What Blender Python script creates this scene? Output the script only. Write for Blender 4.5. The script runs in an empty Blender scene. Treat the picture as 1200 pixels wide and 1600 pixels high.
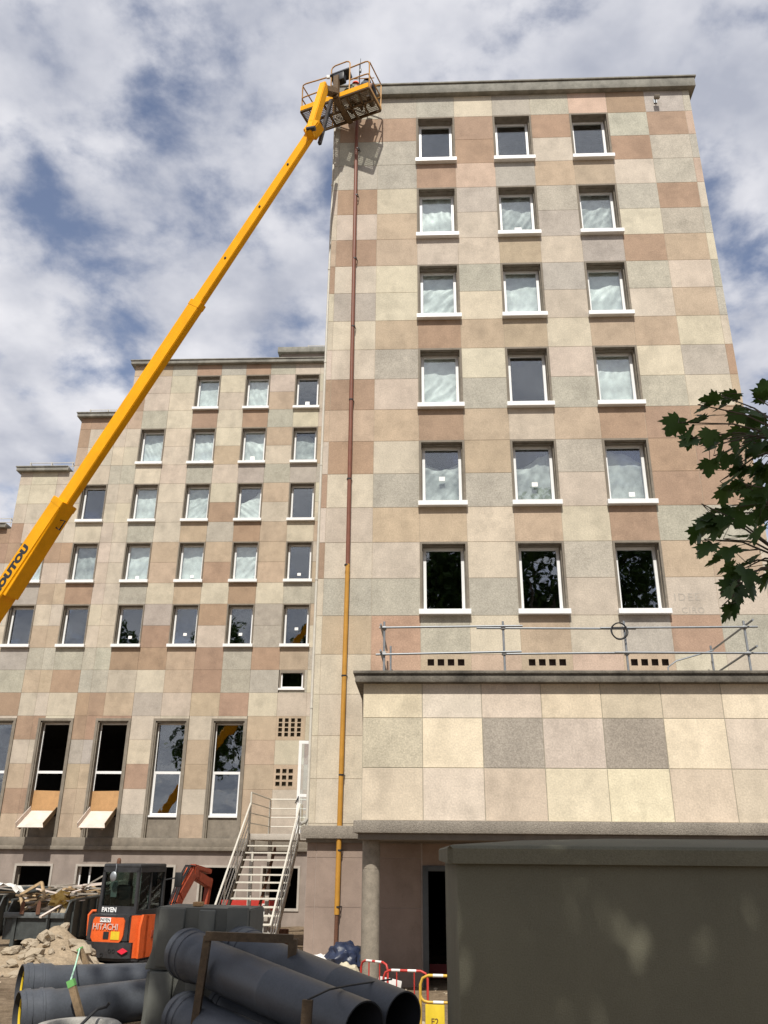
import bpy, bmesh, math, random
from mathutils import Vector, Matrix, noise
R = math.radians
random.seed(7)
scene = bpy.context.scene
col = scene.collection

# ------------------------------------------------------------------ camera
EYE = Vector((0.0, 0.0, 2.8))
PITCH, YAW, ROLL, FPX = R(22.196), R(-2.524), R(0.502), 1310.0
fw = Vector((math.sin(YAW)*math.cos(PITCH), math.cos(YAW)*math.cos(PITCH), math.sin(PITCH)))
rt = Vector((math.cos(YAW), -math.sin(YAW), 0.0))
up = rt.cross(fw)
rt, up = math.cos(ROLL)*rt + math.sin(ROLL)*up, -math.sin(ROLL)*rt + math.cos(ROLL)*up
cd = bpy.data.cameras.new("camera")
cam = bpy.data.objects.new("camera", cd); col.objects.link(cam)
cam.matrix_world = Matrix(((rt.x, up.x, -fw.x, EYE.x), (rt.y, up.y, -fw.y, EYE.y), (rt.z, up.z, -fw.z, EYE.z), (0, 0, 0, 1)))
cd.sensor_fit = 'HORIZONTAL'; cd.sensor_width = 36.0; cd.lens = 36.0*FPX/1200.0
cd.clip_start = 0.05; cd.clip_end = 3000
scene.camera = cam

def at(u, v, Y):
    d = rt*((u-600)/FPX) - up*((v-800)/FPX) + fw
    return EYE + d*(Y/d.y)
def atz(u, v, z):
    d = rt*((u-600)/FPX) - up*((v-800)/FPX) + fw
    return EYE + d*((z-EYE.z)/d.z)

# ------------------------------------------------------------------ light
SUN_EL, SUN_AZ = R(52), R(-3)          # azimuth measured from straight behind the camera towards the right
sun_dir = Vector((math.sin(SUN_AZ)*math.cos(SUN_EL), -math.cos(SUN_AZ)*math.cos(SUN_EL), math.sin(SUN_EL)))
sl = bpy.data.lights.new("sun", 'SUN'); sl.energy = 5.0; sl.angle = R(0.5); sl.color = (1.0, 0.957, 0.88)
so = bpy.data.objects.new("sun", sl); col.objects.link(so)
so.rotation_euler = (-sun_dir).to_track_quat('-Z', 'Y').to_euler(); so.location = (0, -30, 60)

world = bpy.data.worlds.new("World"); scene.world = world
world.use_nodes = True
wt = world.node_tree; wt.nodes.clear()
def wn(t, **k):
    n = wt.nodes.new(t)
    for a, b in k.items(): setattr(n, a, b)
    return n
def wl(a, b): wt.links.new(a, b)
wo = wn('ShaderNodeOutputWorld'); bg = wn('ShaderNodeBackground'); bg.inputs['Strength'].default_value = 0.086
sky = wn('ShaderNodeTexSky', sky_type='NISHITA', sun_disc=False, sun_elevation=SUN_EL, sun_rotation=math.pi - SUN_AZ)
sky.air_density = 1.0; sky.dust_density = 0.6; sky.ozone_density = 1.6
tc = wn('ShaderNodeTexCoord')
sep = wn('ShaderNodeSeparateXYZ'); wl(tc.outputs['Generated'], sep.inputs[0])
zc = wn('ShaderNodeMath', operation='MAXIMUM'); wl(sep.outputs['Z'], zc.inputs[0]); zc.inputs[1].default_value = 0.0
za = wn('ShaderNodeMath', operation='ADD'); wl(zc.outputs[0], za.inputs[0]); za.inputs[1].default_value = 0.28
dx = wn('ShaderNodeMath', operation='DIVIDE'); wl(sep.outputs['X'], dx.inputs[0]); wl(za.outputs[0], dx.inputs[1])
dy = wn('ShaderNodeMath', operation='DIVIDE'); wl(sep.outputs['Y'], dy.inputs[0]); wl(za.outputs[0], dy.inputs[1])
cmb = wn('ShaderNodeCombineXYZ'); wl(dx.outputs[0], cmb.inputs['X']); wl(dy.outputs[0], cmb.inputs['Y'])
mp = wn('ShaderNodeMapping'); wl(cmb.outputs[0], mp.inputs[0]); mp.inputs['Location'].default_value = (3.1, 1.7, 0.4)
n1 = wn('ShaderNodeTexNoise'); n1.inputs['Scale'].default_value = 7.6; n1.inputs['Detail'].default_value = 8; n1.inputs['Roughness'].default_value = 0.56; n1.inputs['Distortion'].default_value = 0.1
n2 = wn('ShaderNodeTexNoise'); n2.inputs['Scale'].default_value = 1.1; n2.inputs['Detail'].default_value = 3
n3 = wn('ShaderNodeTexNoise'); n3.inputs['Scale'].default_value = 7.0; n3.inputs['Detail'].default_value = 5
for n in (n1, n2, n3): wl(mp.outputs[0], n.inputs['Vector'])
sm = wn('ShaderNodeMath', operation='MULTIPLY_ADD'); wl(n2.outputs['Fac'], sm.inputs[0]); sm.inputs[1].default_value = 0.5; wl(n1.outputs['Fac'], sm.inputs[2])
rmp = wn('ShaderNodeValToRGB'); wl(sm.outputs[0], rmp.inputs[0])
rmp.color_ramp.elements[0].position = 0.52; rmp.color_ramp.elements[0].color = (0, 0, 0, 1)
rmp.color_ramp.elements[1].position = 0.775; rmp.color_ramp.elements[1].color = (1, 1, 1, 1)
rmp.color_ramp.interpolation = 'EASE'
cr = wn('ShaderNodeValToRGB'); wl(n3.outputs['Fac'], cr.inputs[0])
cr.color_ramp.elements[0].position = 0.33; cr.color_ramp.elements[0].color = (5.3, 5.6, 6.6, 1)
cr.color_ramp.elements[1].position = 0.66; cr.color_ramp.elements[1].color = (9.8, 9.8, 10.3, 1)
skm = wn('ShaderNodeMix', data_type='RGBA', blend_type='MULTIPLY'); skm.inputs['Factor'].default_value = 1.0
wl(sky.outputs[0], skm.inputs['A']); skm.inputs['B'].default_value = (2.3, 1.85, 1.65, 1)
mx = wn('ShaderNodeMix', data_type='RGBA'); wl(rmp.outputs[0], mx.inputs['Factor']); wl(skm.outputs['Result'], mx.inputs['A']); wl(cr.outputs[0], mx.inputs['B'])
wl(mx.outputs['Result'], bg.inputs['Color']); wl(bg.outputs[0], wo.inputs[0])
scene.view_settings.view_transform = 'Standard'; scene.view_settings.look = 'None'
scene.view_settings.exposure = 0.0; scene.view_settings.gamma = 1.0
scene.cycles.max_bounces = 6; scene.cycles.transparent_max_bounces = 12
try: scene.cycles.use_denoising = True
except Exception: pass

# ------------------------------------------------------------------ materials
MATS = {}
def mat(name, color, rough=0.7, metal=0.0, var=0.15, scale=6.0, bump=0.0, bscale=60.0, attr=False, spec=0.4, stain=0.0):
    if name in MATS: return MATS[name]
    m = bpy.data.materials.new(name); m.use_nodes = True
    t = m.node_tree; b = t.nodes['Principled BSDF']
    b.inputs['Roughness'].default_value = rough; b.inputs['Metallic'].default_value = metal
    b.inputs['Specular IOR Level'].default_value = spec
    L = t.links.new
    co = t.nodes.new('ShaderNodeTexCoord')
    nz = t.nodes.new('ShaderNodeTexNoise'); nz.inputs['Scale'].default_value = scale; nz.inputs['Detail'].default_value = 6; nz.inputs['Roughness'].default_value = 0.65
    L(co.outputs['Object'], nz.inputs['Vector'])
    mr = t.nodes.new('ShaderNodeMapRange'); L(nz.outputs['Fac'], mr.inputs[0])
    mr.inputs[1].default_value = 0.25; mr.inputs[2].default_value = 0.75; mr.inputs[3].default_value = 1-var; mr.inputs[4].default_value = 1+var
    mu = t.nodes.new('ShaderNodeMix'); mu.data_type = 'RGBA'; mu.blend_type = 'MULTIPLY'; mu.inputs['Factor'].default_value = 1
    if attr:
        at_ = t.nodes.new('ShaderNodeAttribute'); at_.attribute_name = 'tint'; L(at_.outputs['Color'], mu.inputs['A'])
    else:
        mu.inputs['A'].default_value = (*color, 1)
    L(mr.outputs[0], mu.inputs['B'])
    out = mu.outputs['Result']
    if attr or stain:
        # fine aggregate speckle and vertical weather streaks that belong to the stone
        sp = t.nodes.new('ShaderNodeTexNoise'); sp.inputs['Scale'].default_value = bscale; sp.inputs['Detail'].default_value = 3
        L(co.outputs['Object'], sp.inputs['Vector'])
        m2 = t.nodes.new('ShaderNodeMapRange'); L(sp.outputs['Fac'], m2.inputs[0])
        m2.inputs[1].default_value = .3; m2.inputs[2].default_value = .7; m2.inputs[3].default_value = .88; m2.inputs[4].default_value = 1.10
        mpn = t.nodes.new('ShaderNodeMapping'); mpn.inputs['Scale'].default_value = (1.7, 1.7, 0.8); L(co.outputs['Object'], mpn.inputs[0])
        st = t.nodes.new('ShaderNodeTexNoise'); st.inputs['Scale'].default_value = 1.3; st.inputs['Detail'].default_value = 5; L(mpn.outputs[0], st.inputs['Vector'])
        m3 = t.nodes.new('ShaderNodeMapRange'); L(st.outputs['Fac'], m3.inputs[0])
        m3.inputs[1].default_value = .3; m3.inputs[2].default_value = .62; m3.inputs[3].default_value = 1-max(stain, .1); m3.inputs[4].default_value = 1.02
        a = t.nodes.new('ShaderNodeMath'); a.operation = 'MULTIPLY'; L(m2.outputs[0], a.inputs[0]); L(m3.outputs[0], a.inputs[1])
        mm = t.nodes.new('ShaderNodeMix'); mm.data_type = 'RGBA'; mm.blend_type = 'MULTIPLY'; mm.inputs['Factor'].default_value = 1
        L(out, mm.inputs['A']); L(a.outputs[0], mm.inputs['B']); out = mm.outputs['Result']
        if attr:
            vo = t.nodes.new('ShaderNodeTexVoronoi'); vo.inputs['Scale'].default_value = 42; L(co.outputs['Object'], vo.inputs['Vector'])
            vs = t.nodes.new('ShaderNodeSeparateColor'); L(vo.outputs['Color'], vs.inputs[0])
            ag = t.nodes.new('ShaderNodeMapRange'); L(vs.outputs[0], ag.inputs[0]); ag.inputs[3].default_value = .83; ag.inputs[4].default_value = 1.14
            l1 = t.nodes.new('ShaderNodeMix'); l1.data_type = 'FLOAT'; L(at_.outputs['Alpha'], l1.inputs['Factor']); l1.inputs['A'].default_value = 1; L(ag.outputs[0], l1.inputs['B'])
            bg_ = t.nodes.new('ShaderNodeTexNoise'); bg_.inputs['Scale'].default_value = 1.15; bg_.inputs['Detail'].default_value = 7; bg_.inputs['Roughness'].default_value = .7; L(co.outputs['Object'], bg_.inputs['Vector'])
            br = t.nodes.new('ShaderNodeMapRange'); L(bg_.outputs['Fac'], br.inputs[0]); br.inputs[1].default_value = .50; br.inputs[2].default_value = .60; br.inputs[3].default_value = 1.02; br.inputs[4].default_value = .90
            pm = t.nodes.new('ShaderNodeMath'); pm.operation = 'MULTIPLY'; L(l1.outputs['Result'], pm.inputs[0]); L(br.outputs[0], pm.inputs[1])
            m4 = t.nodes.new('ShaderNodeMix'); m4.data_type = 'RGBA'; m4.blend_type = 'MULTIPLY'; m4.inputs['Factor'].default_value = 1
            L(out, m4.inputs['A']); L(pm.outputs[0], m4.inputs['B']); out = m4.outputs['Result']
    L(out, b.inputs['Base Color'])
    rr = t.nodes.new('ShaderNodeMapRange'); L(nz.outputs['Fac'], rr.inputs[0])
    rr.inputs[3].default_value = max(0.02, rough-.1); rr.inputs[4].default_value = min(1, rough+.1); L(rr.outputs[0], b.inputs['Roughness'])
    if bump:
        bz = t.nodes.new('ShaderNodeTexNoise'); bz.inputs['Scale'].default_value = bscale; bz.inputs['Detail'].default_value = 4
        L(co.outputs['Object'], bz.inputs['Vector'])
        bp = t.nodes.new('ShaderNodeBump'); bp.inputs['Strength'].default_value = bump; bp.inputs['Distance'].default_value = 0.02
        L(bz.outputs['Fac'], bp.inputs['Height']); L(bp.outputs[0], b.inputs['Normal'])
    MATS[name] = m
    return m

M_panel = mat('stone_panel', (1, 1, 1), rough=.9, attr=True, var=.12, scale=2.6, bump=.16, bscale=30, spec=.2, stain=.10)
M_joint = mat('mortar_joint', (.46, .405, .32), rough=.95, var=.2, scale=9)
M_sur = mat('window_concrete', (.235, .205, .165), rough=.9, var=.22, scale=5, bump=.2, bscale=80, spec=.2, stain=.2)
M_corn = mat('cornice_concrete', (.27, .26, .225), rough=.92, var=.3, scale=4, bump=.3, bscale=50, spec=.2, stain=.3)
M_ledge = mat('aggregate_ledge', (.27, .24, .20), rough=.95, var=.35, scale=28, bump=.8, bscale=70, spec=.2, stain=.2)
M_base = mat('mauve_base_stone', (1, 1, 1), rough=.9, attr=True, var=.08, scale=3, bump=.15, bscale=90, spec=.2, stain=.1)
M_render = mat('pinkish_render', (.30, .25, .215), rough=.92, var=.14, scale=2.5, bump=.15, bscale=60, spec=.2, stain=.16)
M_palest = mat('pale_surround', (.42, .38, .33), rough=.85, var=.12, scale=6, stain=.1)
M_white = mat('white_pvc', (.80, .80, .79), rough=.35, var=.04, scale=8)
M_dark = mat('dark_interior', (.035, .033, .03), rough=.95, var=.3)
M_black = mat('black_rubber', (.018, .018, .019), rough=.6, var=.3)
M_steelw = mat('white_painted_steel', (.58, .55, .48), rough=.5, var=.12, scale=12)
M_galv = mat('galvanised_tube', (.27, .285, .30), rough=.5, metal=.6, var=.2, scale=14)
M_yel = mat('yellow_lift_paint', (.84, .385, .004), rough=.45, var=.08, scale=3, spec=.2, stain=.08)
M_yrust = mat('yellow_worn_rail', (.48, .25, .06), rough=.5, var=.3, scale=18)
M_brown = mat('dirty_grating', (.12, .075, .035), rough=.7, var=.35, scale=20)
M_blk = mat('black_plastic', (.025, .026, .028), rough=.42, var=.2)
M_greyp = mat('dark_grey_pvc', (.068, .075, .087), rough=.42, var=.16, scale=4, stain=.14)
M_greyin = mat('pipe_inside', (.03, .033, .04), rough=.6, var=.2)
M_seal = mat('yellow_seal', (.7, .5, .03), rough=.5)
M_wood = mat('weathered_timber', (.22, .155, .09), rough=.85, var=.35, scale=22, bump=.3, bscale=40)
M_brntim = mat('brown_frame_timber', (.105, .072, .042), rough=.75, var=.35, scale=20, bump=.3, bscale=40)
M_plywood = mat('plywood', (.50, .29, .13), rough=.8, var=.15, scale=5, stain=.12)
M_formply = mat('pale_ply', (.66, .57, .50), rough=.7, var=.12, scale=6, stain=.15)
M_greyblk = mat('grey_moulded_block', (.125, .128, .112), rough=.68, var=.18, scale=4, bump=.1, bscale=30)
M_conc = mat('cast_concrete', (.36, .345, .31), rough=.92, var=.18, scale=7, bump=.3, bscale=60, stain=.15)
M_kiosk = mat('olive_grey_cladding', (.140, .134, .096), rough=.75, var=.10, scale=1.6, stain=.12, bump=.22, bscale=130, spec=.25)
M_orange = mat('orange_paint', (.72, .115, .02), rough=.45, var=.16, stain=.14, scale=6)
M_dkred = mat('dusty_red_steel', (.30, .055, .025), rough=.55, var=.3, scale=10)
M_dkgrey = mat('charcoal_paint', (.034, .034, .036), rough=.42, var=.4, stain=.2, scale=6)
M_skip = mat('dark_skip_steel', (.052, .058, .056), rough=.6, var=.4, scale=5, bump=.2, bscale=20)
M_rust = mat('rusty_steel', (.13, .06, .035), rough=.85, var=.4, scale=25)
M_redbrown = mat('red_brown_pipe', (.19, .07, .042), rough=.5, var=.18, scale=6)
M_ochre = mat('ochre_pipe', (.47, .235, .035), rough=.5, var=.15, scale=4)
M_red = mat('red_paint', (.46, .04, .03), rough=.45, var=.12, scale=8)
M_gwhite = mat('dirty_white', (.72, .70, .66), rough=.6, var=.15, scale=8)
M_stone = mat('broken_limestone', (.37, .305, .22), rough=.95, var=.25, scale=9, bump=.5, bscale=40)
M_green = mat('green_marker', (.14, .38, .11), rough=.7, var=.15)
M_string = mat('mint_string', (.45, .72, .55), rough=.8)
M_bag = mat('dark_blue_bag', (.018, .026, .055), rough=.42, var=.4, scale=9)
M_skin = mat('skin', (.45, .27, .19), rough=.6)
M_hivis = mat('orange_red_workwear', (.85, .10, .03), rough=.7)
M_cloth = mat('grey_green_workwear', (.17, .18, .12), rough=.9, var=.3, scale=14)
M_navy = mat('navy_cap', (.02, .025, .06), rough=.7)
M_bark = mat('maple_bark', (.10, .085, .065), rough=.95, var=.4, scale=12, bump=.8, bscale=22)
M_zinc = mat('zinc_flashing', (.30, .30, .29), rough=.5, metal=.3, var=.2)
M_doorgrey = mat('blue_grey_steel_frame', (.09, .10, .105), rough=.5, var=.15)
M_foam = mat('ochre_foam', (.55, .36, .10), rough=.95, var=.3, scale=14, bump=.6, bscale=30)
M_sticker = mat('white_sticker', (.82, .82, .80), rough=.6, var=.05)
M_graf = mat('faded_graffiti', (.40, .36, .31), rough=.95, var=.2, scale=20)

def leafmat():
    m = bpy.data.materials.new('maple_leaf'); m.use_nodes = True; t = m.node_tree; t.nodes.clear(); L = t.links.new
    o = t.nodes.new('ShaderNodeOutputMaterial'); d = t.nodes.new('ShaderNodeBsdfPrincipled'); tr = t.nodes.new('ShaderNodeBsdfTranslucent'); mxs = t.nodes.new('ShaderNodeMixShader')
    d.inputs['Roughness'].default_value = .55; d.inputs['Specular IOR Level'].default_value = .25
    ob = t.nodes.new('ShaderNodeTexCoord'); nz = t.nodes.new('ShaderNodeTexNoise'); nz.inputs['Scale'].default_value = 2.6; L(ob.outputs['Object'], nz.inputs['Vector'])
    rp = t.nodes.new('ShaderNodeValToRGB'); rp.color_ramp.elements[0].position = .35; rp.color_ramp.elements[0].color = (.028, .06, .013, 1); rp.color_ramp.elements[1].position = .7; rp.color_ramp.elements[1].color = (.065, .12, .022, 1)
    L(nz.outputs['Fac'], rp.inputs[0]); L(rp.outputs[0], d.inputs['Base Color']); L(rp.outputs[0], tr.inputs['Color'])
    mxs.inputs[0].default_value = .3; L(d.outputs[0], mxs.inputs[1]); L(tr.outputs[0], mxs.inputs[2]); L(mxs.outputs[0], o.inputs[0])
    return m
M_leaf = leafmat()
def glassmat(name, base=.10, boost=1.3, tint=(.94, .97, .96)):
    m = bpy.data.materials.new(name); m.use_nodes = True; t = m.node_tree; t.nodes.clear(); L = t.links.new
    o = t.nodes.new('ShaderNodeOutputMaterial'); g = t.nodes.new('ShaderNodeBsdfGlossy'); g.inputs['Roughness'].default_value = .015
    g.inputs['Color'].default_value = (.92, .95, 1, 1)
    tr = t.nodes.new('ShaderNodeBsdfTransparent'); tr.inputs['Color'].default_value = (*tint, 1)
    lw = t.nodes.new('ShaderNodeLayerWeight'); lw.inputs['Blend'].default_value = .5
    f = t.nodes.new('ShaderNodeMath'); f.operation = 'POWER'; f.inputs[1].default_value = 4.5; L(lw.outputs['Facing'], f.inputs[0])
    ma = t.nodes.new('ShaderNodeMath'); ma.operation = 'MULTIPLY_ADD'; ma.inputs[1].default_value = boost; ma.inputs[2].default_value = base; L(f.outputs[0], ma.inputs[0])
    nz = t.nodes.new('ShaderNodeTexNoise'); nz.inputs['Scale'].default_value = 1.5
    tcn = t.nodes.new('ShaderNodeTexCoord'); L(tcn.outputs['Object'], nz.inputs['Vector'])
    bp = t.nodes.new('ShaderNodeBump'); bp.inputs['Strength'].default_value = .06; bp.inputs['Distance'].default_value = .05; L(nz.outputs['Fac'], bp.inputs['Height']); L(bp.outputs[0], g.inputs['Normal'])
    mxs = t.nodes.new('ShaderNodeMixShader'); L(ma.outputs[0], mxs.inputs[0]); L(tr.outputs[0], mxs.inputs[1]); L(g.outputs[0], mxs.inputs[2]); L(mxs.outputs[0], o.inputs[0])
    return m
M_glass = glassmat('window_glass', .135, .9)
M_cabglass = glassmat('cab_glass', .03, 1.0, (.55, .62, .6))
def filmmat(nm, op):
    m = bpy.data.materials.new(nm); m.use_nodes = True; t = m.node_tree; t.nodes.clear(); L = t.links.new
    o = t.nodes.new('ShaderNodeOutputMaterial'); d = t.nodes.new('ShaderNodeBsdfPrincipled'); d.inputs['Base Color'].default_value = (.83, .855, .84, 1); d.inputs['Roughness'].default_value = .45
    tr = t.nodes.new('ShaderNodeBsdfTransparent'); mxs = t.nodes.new('ShaderNodeMixShader')
    c = t.nodes.new('ShaderNodeTexCoord'); nz = t.nodes.new('ShaderNodeTexNoise'); nz.inputs['Scale'].default_value = 3.5; nz.inputs['Detail'].default_value = 4; L(c.outputs['Object'], nz.inputs['Vector'])
    mr = t.nodes.new('ShaderNodeMapRange'); mr.inputs[1].default_value = .3; mr.inputs[2].default_value = .7; mr.inputs[3].default_value = op-.22; mr.inputs[4].default_value = min(1, op+.18); L(nz.outputs['Fac'], mr.inputs[0]); L(mr.outputs[0], mxs.inputs[0])
    L(tr.outputs[0], mxs.inputs[1]); L(d.outputs[0], mxs.inputs[2]); L(mxs.outputs[0], o.inputs[0]); return m
M_film, M_film2 = filmmat('plastic_film', .84), filmmat('thin_plastic_film', .52)

def groundmat():
    m = bpy.data.materials.new('site_dirt'); m.use_nodes = True; t = m.node_tree; L = t.links.new; b = t.nodes['Principled BSDF']; b.inputs['Roughness'].default_value = .97; b.inputs['Specular IOR Level'].default_value = .15
    c = t.nodes.new('ShaderNodeTexCoord')
    def nz(s, d=6):
        n = t.nodes.new('ShaderNodeTexNoise'); n.inputs['Scale'].default_value = s; n.inputs['Detail'].default_value = d; n.inputs['Roughness'].default_value = .65; L(c.outputs['Object'], n.inputs['Vector']); return n
    a, b2, f = nz(.7), nz(7), nz(45, 3)
    ad = t.nodes.new('ShaderNodeMath'); ad.operation = 'ADD'; L(a.outputs['Fac'], ad.inputs[0]); L(b2.outputs['Fac'], ad.inputs[1])
    rp = t.nodes.new('ShaderNodeValToRGB'); e = rp.color_ramp.elements
    e[0].position = .75; e[0].color = (.115, .082, .052, 1); e[1].position = 1.25; e[1].color = (.29, .22, .148, 1)
    hf = t.nodes.new('ShaderNodeMath'); hf.operation = 'MULTIPLY'; hf.inputs[1].default_value = .5; L(ad.outputs[0], hf.inputs[0])
    e[0].position = .38; e[1].position = .62
    L(hf.outputs[0], rp.inputs[0])
    mr = t.nodes.new('ShaderNodeMapRange'); L(f.outputs['Fac'], mr.inputs[0]); mr.inputs[1].default_value = .3; mr.inputs[2].default_value = .7; mr.inputs[3].default_value = .75; mr.inputs[4].default_value = 1.25
    mu = t.nodes.new('ShaderNodeMix'); mu.data_type = 'RGBA'; mu.blend_type = 'MULTIPLY'; mu.inputs['Factor'].default_value = 1; L(rp.outputs[0], mu.inputs['A']); L(mr.outputs[0], mu.inputs['B']); L(mu.outputs['Result'], b.inputs['Base Color'])
    bp = t.nodes.new('ShaderNodeBump'); bp.inputs['Strength'].default_value = .7; bp.inputs['Distance'].default_value = .04; L(f.outputs['Fac'], bp.inputs['Height']); L(bp.outputs[0], b.inputs['Normal'])
    return m
M_dirt = groundmat()

# ------------------------------------------------------------------ mesh helpers
def rootloc(o):
    v = Vector((0, 0, 0))
    while o is not None:
        v += Vector(o.location); o = o.parent
    return v
class MB:
    def __init__(s): s.bm = bmesh.new(); s.tint = []
    def quad(s, pts, tint=None):
        f = s.bm.faces.new([s.bm.verts.new(p) for p in pts])
        if tint is not None: s.tint.append((f, tint))
        return f
    def box(s, c, d, rot=None, bev=0.0):
        c = Vector(c); h = Vector(d)/2
        r = bmesh.ops.create_cube(s.bm, size=1.0)
        vs = r['verts']
        for v in vs: v.co = Vector((v.co.x*d[0], v.co.y*d[1], v.co.z*d[2]))
        if bev:
            es = list({e for v in vs for e in v.link_edges})
            o = bmesh.ops.bevel(s.bm, geom=es, offset=bev, segments=2, affect='EDGES', profile=.5)
            vs = list({v for f in o['faces'] for v in f.verts} | {v for v in vs if v.is_valid})
        for v in vs:
            p = v.co.copy()
            if rot is not None: p = rot @ p
            v.co = p + c
        return s
    def span(s, a, b, bev=0.0):
        a, b = Vector(a), Vector(b)
        return s.box((a+b)/2, (abs(b.x-a.x), abs(b.y-a.y), abs(b.z-a.z)), None, bev)
    def bar(s, p0, p1, w, h, upv=(0, 0, 1), bev=0.0, w1=None, h1=None):
        p0, p1 = Vector(p0), Vector(p1); z = (p1-p0).normalized(); u = Vector(upv); x = z.cross(u)
        if x.length < 1e-4: x = z.cross(Vector((0, 1, 0)))
        x.normalize(); y = x.cross(z)
        w1 = w if w1 is None else w1; h1 = h if h1 is None else h1
        ring = []
        for p, ww, hh in ((p0, w, h), (p1, w1, h1)):
            ring.append([s.bm.verts.new(p + x*(sx*ww/2) + y*(sy*hh/2)) for sx, sy in ((-1, -1), (1, -1), (1, 1), (-1, 1))])
        fs = [s.bm.faces.new(ring[0]), s.bm.faces.new(ring[1][::-1])]
        for i in range(4): fs.append(s.bm.faces.new([ring[0][i], ring[1][i], ring[1][(i+1) % 4], ring[0][(i+1) % 4]]))
        bmesh.ops.recalc_face_normals(s.bm, faces=fs)
        if bev:
            es = list({e for f in fs for e in f.edges}); bmesh.ops.bevel(s.bm, geom=es, offset=bev, segments=2, affect='EDGES')
        return s
    def tube(s, pts, r, seg=10, caps=True, closed=False):
        pts = [Vector(p) for p in pts]; rings = []; n = len(pts); ref = None
        for i, p in enumerate(pts):
            if closed: d = pts[(i+1) % n]-pts[i-1]
            else: d = (pts[min(i+1, n-1)]-pts[max(i-1, 0)])
            d.normalize()
            if ref is None: ref = d.orthogonal().normalized()
            x = (ref - d*ref.dot(d)).normalized(); ref = x; y = d.cross(x)
            rr = r[i] if isinstance(r, (list, tuple)) else r
            rings.append([s.bm.verts.new(p + x*(math.cos(2*math.pi*k/seg)*rr) + y*(math.sin(2*math.pi*k/seg)*rr)) for k in range(seg)])
        for i in range(n if closed else n-1):
            a, b = rings[i], rings[(i+1) % n]
            for k in range(seg):
                f = s.bm.faces.new([a[k], a[(k+1) % seg], b[(k+1) % seg], b[k]]); f.smooth = True
        if caps and not closed:
            s.bm.faces.new(rings[0][::-1]); s.bm.faces.new(rings[-1])
        return s
    def lathe(s, p0, axis, prof, seg=32, closed=False):
        """prof: (distance along axis, radius)"""
        p0 = Vector(p0); d = Vector(axis).normalized(); x = d.orthogonal().normalized(); y = d.cross(x); rings = []
        for t, r in prof:
            rings.append([s.bm.verts.new(p0 + d*t + x*(math.cos(2*math.pi*k/seg)*r) + y*(math.sin(2*math.pi*k/seg)*r)) for k in range(seg)])
        m = len(rings)
        for i in range(m if closed else m-1):
            a, b = rings[i], rings[(i+1) % m]
            for k in range(seg):
                f = s.bm.faces.new([a[k], a[(k+1) % seg], b[(k+1) % seg], b[k]]); f.smooth = True
        return s
    def prism(s, poly, O, X, Y, N, t):
        """polygon in the plane (X,Y) at O, thickness t along N"""
        O, X, Y, N = map(Vector, (O, X, Y, N))
        a = [s.bm.verts.new(O + X*p[0] + Y*p[1]) for p in poly]; b = [s.bm.verts.new(O + X*p[0] + Y*p[1] + N*t) for p in poly]
        fs = [s.bm.faces.new(a[::-1]), s.bm.faces.new(b)]
        for i in range(len(poly)): fs.append(s.bm.faces.new([a[i], a[(i+1) % len(a)], b[(i+1) % len(a)], b[i]]))
        bmesh.ops.recalc_face_normals(s.bm, faces=fs); return s
    def blob(s, c, r, sub=2, amp=.2, freq=1.0, seed=0, rot=None):
        o = bmesh.ops.create_icosphere(s.bm, subdivisions=sub, radius=1.0); c = Vector(c)
        for v in o['verts']:
            n = v.co.normalized(); k = 1 + amp*noise.noise(n*freq*2 + Vector((seed*3.1, seed*1.7, seed)))*2
            p = Vector((n.x*r[0], n.y*r[1], n.z*r[2]))*k
            if rot is not None: p = rot @ p
            v.co = p + c
        return s
    def build(s, name, m, parent=None, smooth=False, world=False, recalc=False):
        me = bpy.data.meshes.new(name)
        if recalc: bmesh.ops.recalc_face_normals(s.bm, faces=s.bm.faces[:])
        if smooth:
            for f in s.bm.faces: f.smooth = True
        if s.tint:
            lay = s.bm.loops.layers.float_color.new('tint')
            for f in s.bm.faces:
                for l in f.loops: l[lay] = (.5, .45, .4, 1)
            for f, c in s.tint:
                for l in f.loops: l[lay] = (*c[:3], c[3] if len(c) > 3 else .15)
        if world and parent is not None:
            bmesh.ops.translate(s.bm, verts=s.bm.verts[:], vec=-rootloc(parent))
        s.bm.to_mesh(me); s.bm.free()
        ms = m if isinstance(m, (list, tuple)) else [m]
        for q in ms: me.materials.append(q)
        me.set_sharp_from_angle(angle=R(38))
        o = bpy.data.objects.new(name, me); col.objects.link(o)
        if parent is not None: o.parent = parent
        return o
def tag(o, label=None, cat=None, group=None, kind=None):
    if label: o['label'] = label
    if cat: o['category'] = cat
    if group: o['group'] = group
    if kind: o['kind'] = kind
    return o
def thing(name, loc, label, cat, rz=0.0, group=None):
    o = bpy.data.objects.new(name, None); col.objects.link(o); o.empty_display_size = .2
    o.location = loc; o.rotation_euler = (0, 0, rz); return tag(o, label, cat, group)
def single(name, mb, m, loc, label, cat, group=None, smooth=False, kind=None):
    """a thing that is one mesh; vertices given in world space, origin moved to loc"""
    bmesh.ops.translate(mb.bm, verts=mb.bm.verts[:], vec=-Vector(loc))
    o = mb.build(name, m, None, smooth); o.location = loc; return tag(o, label, cat, group, kind)
def copy_tree(o, parent=None):
    c = o.copy(); col.objects.link(c); c.parent = parent
    for ch in [q for q in bpy.data.objects if q.parent == o]: copy_tree(ch, c)
    return c
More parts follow.
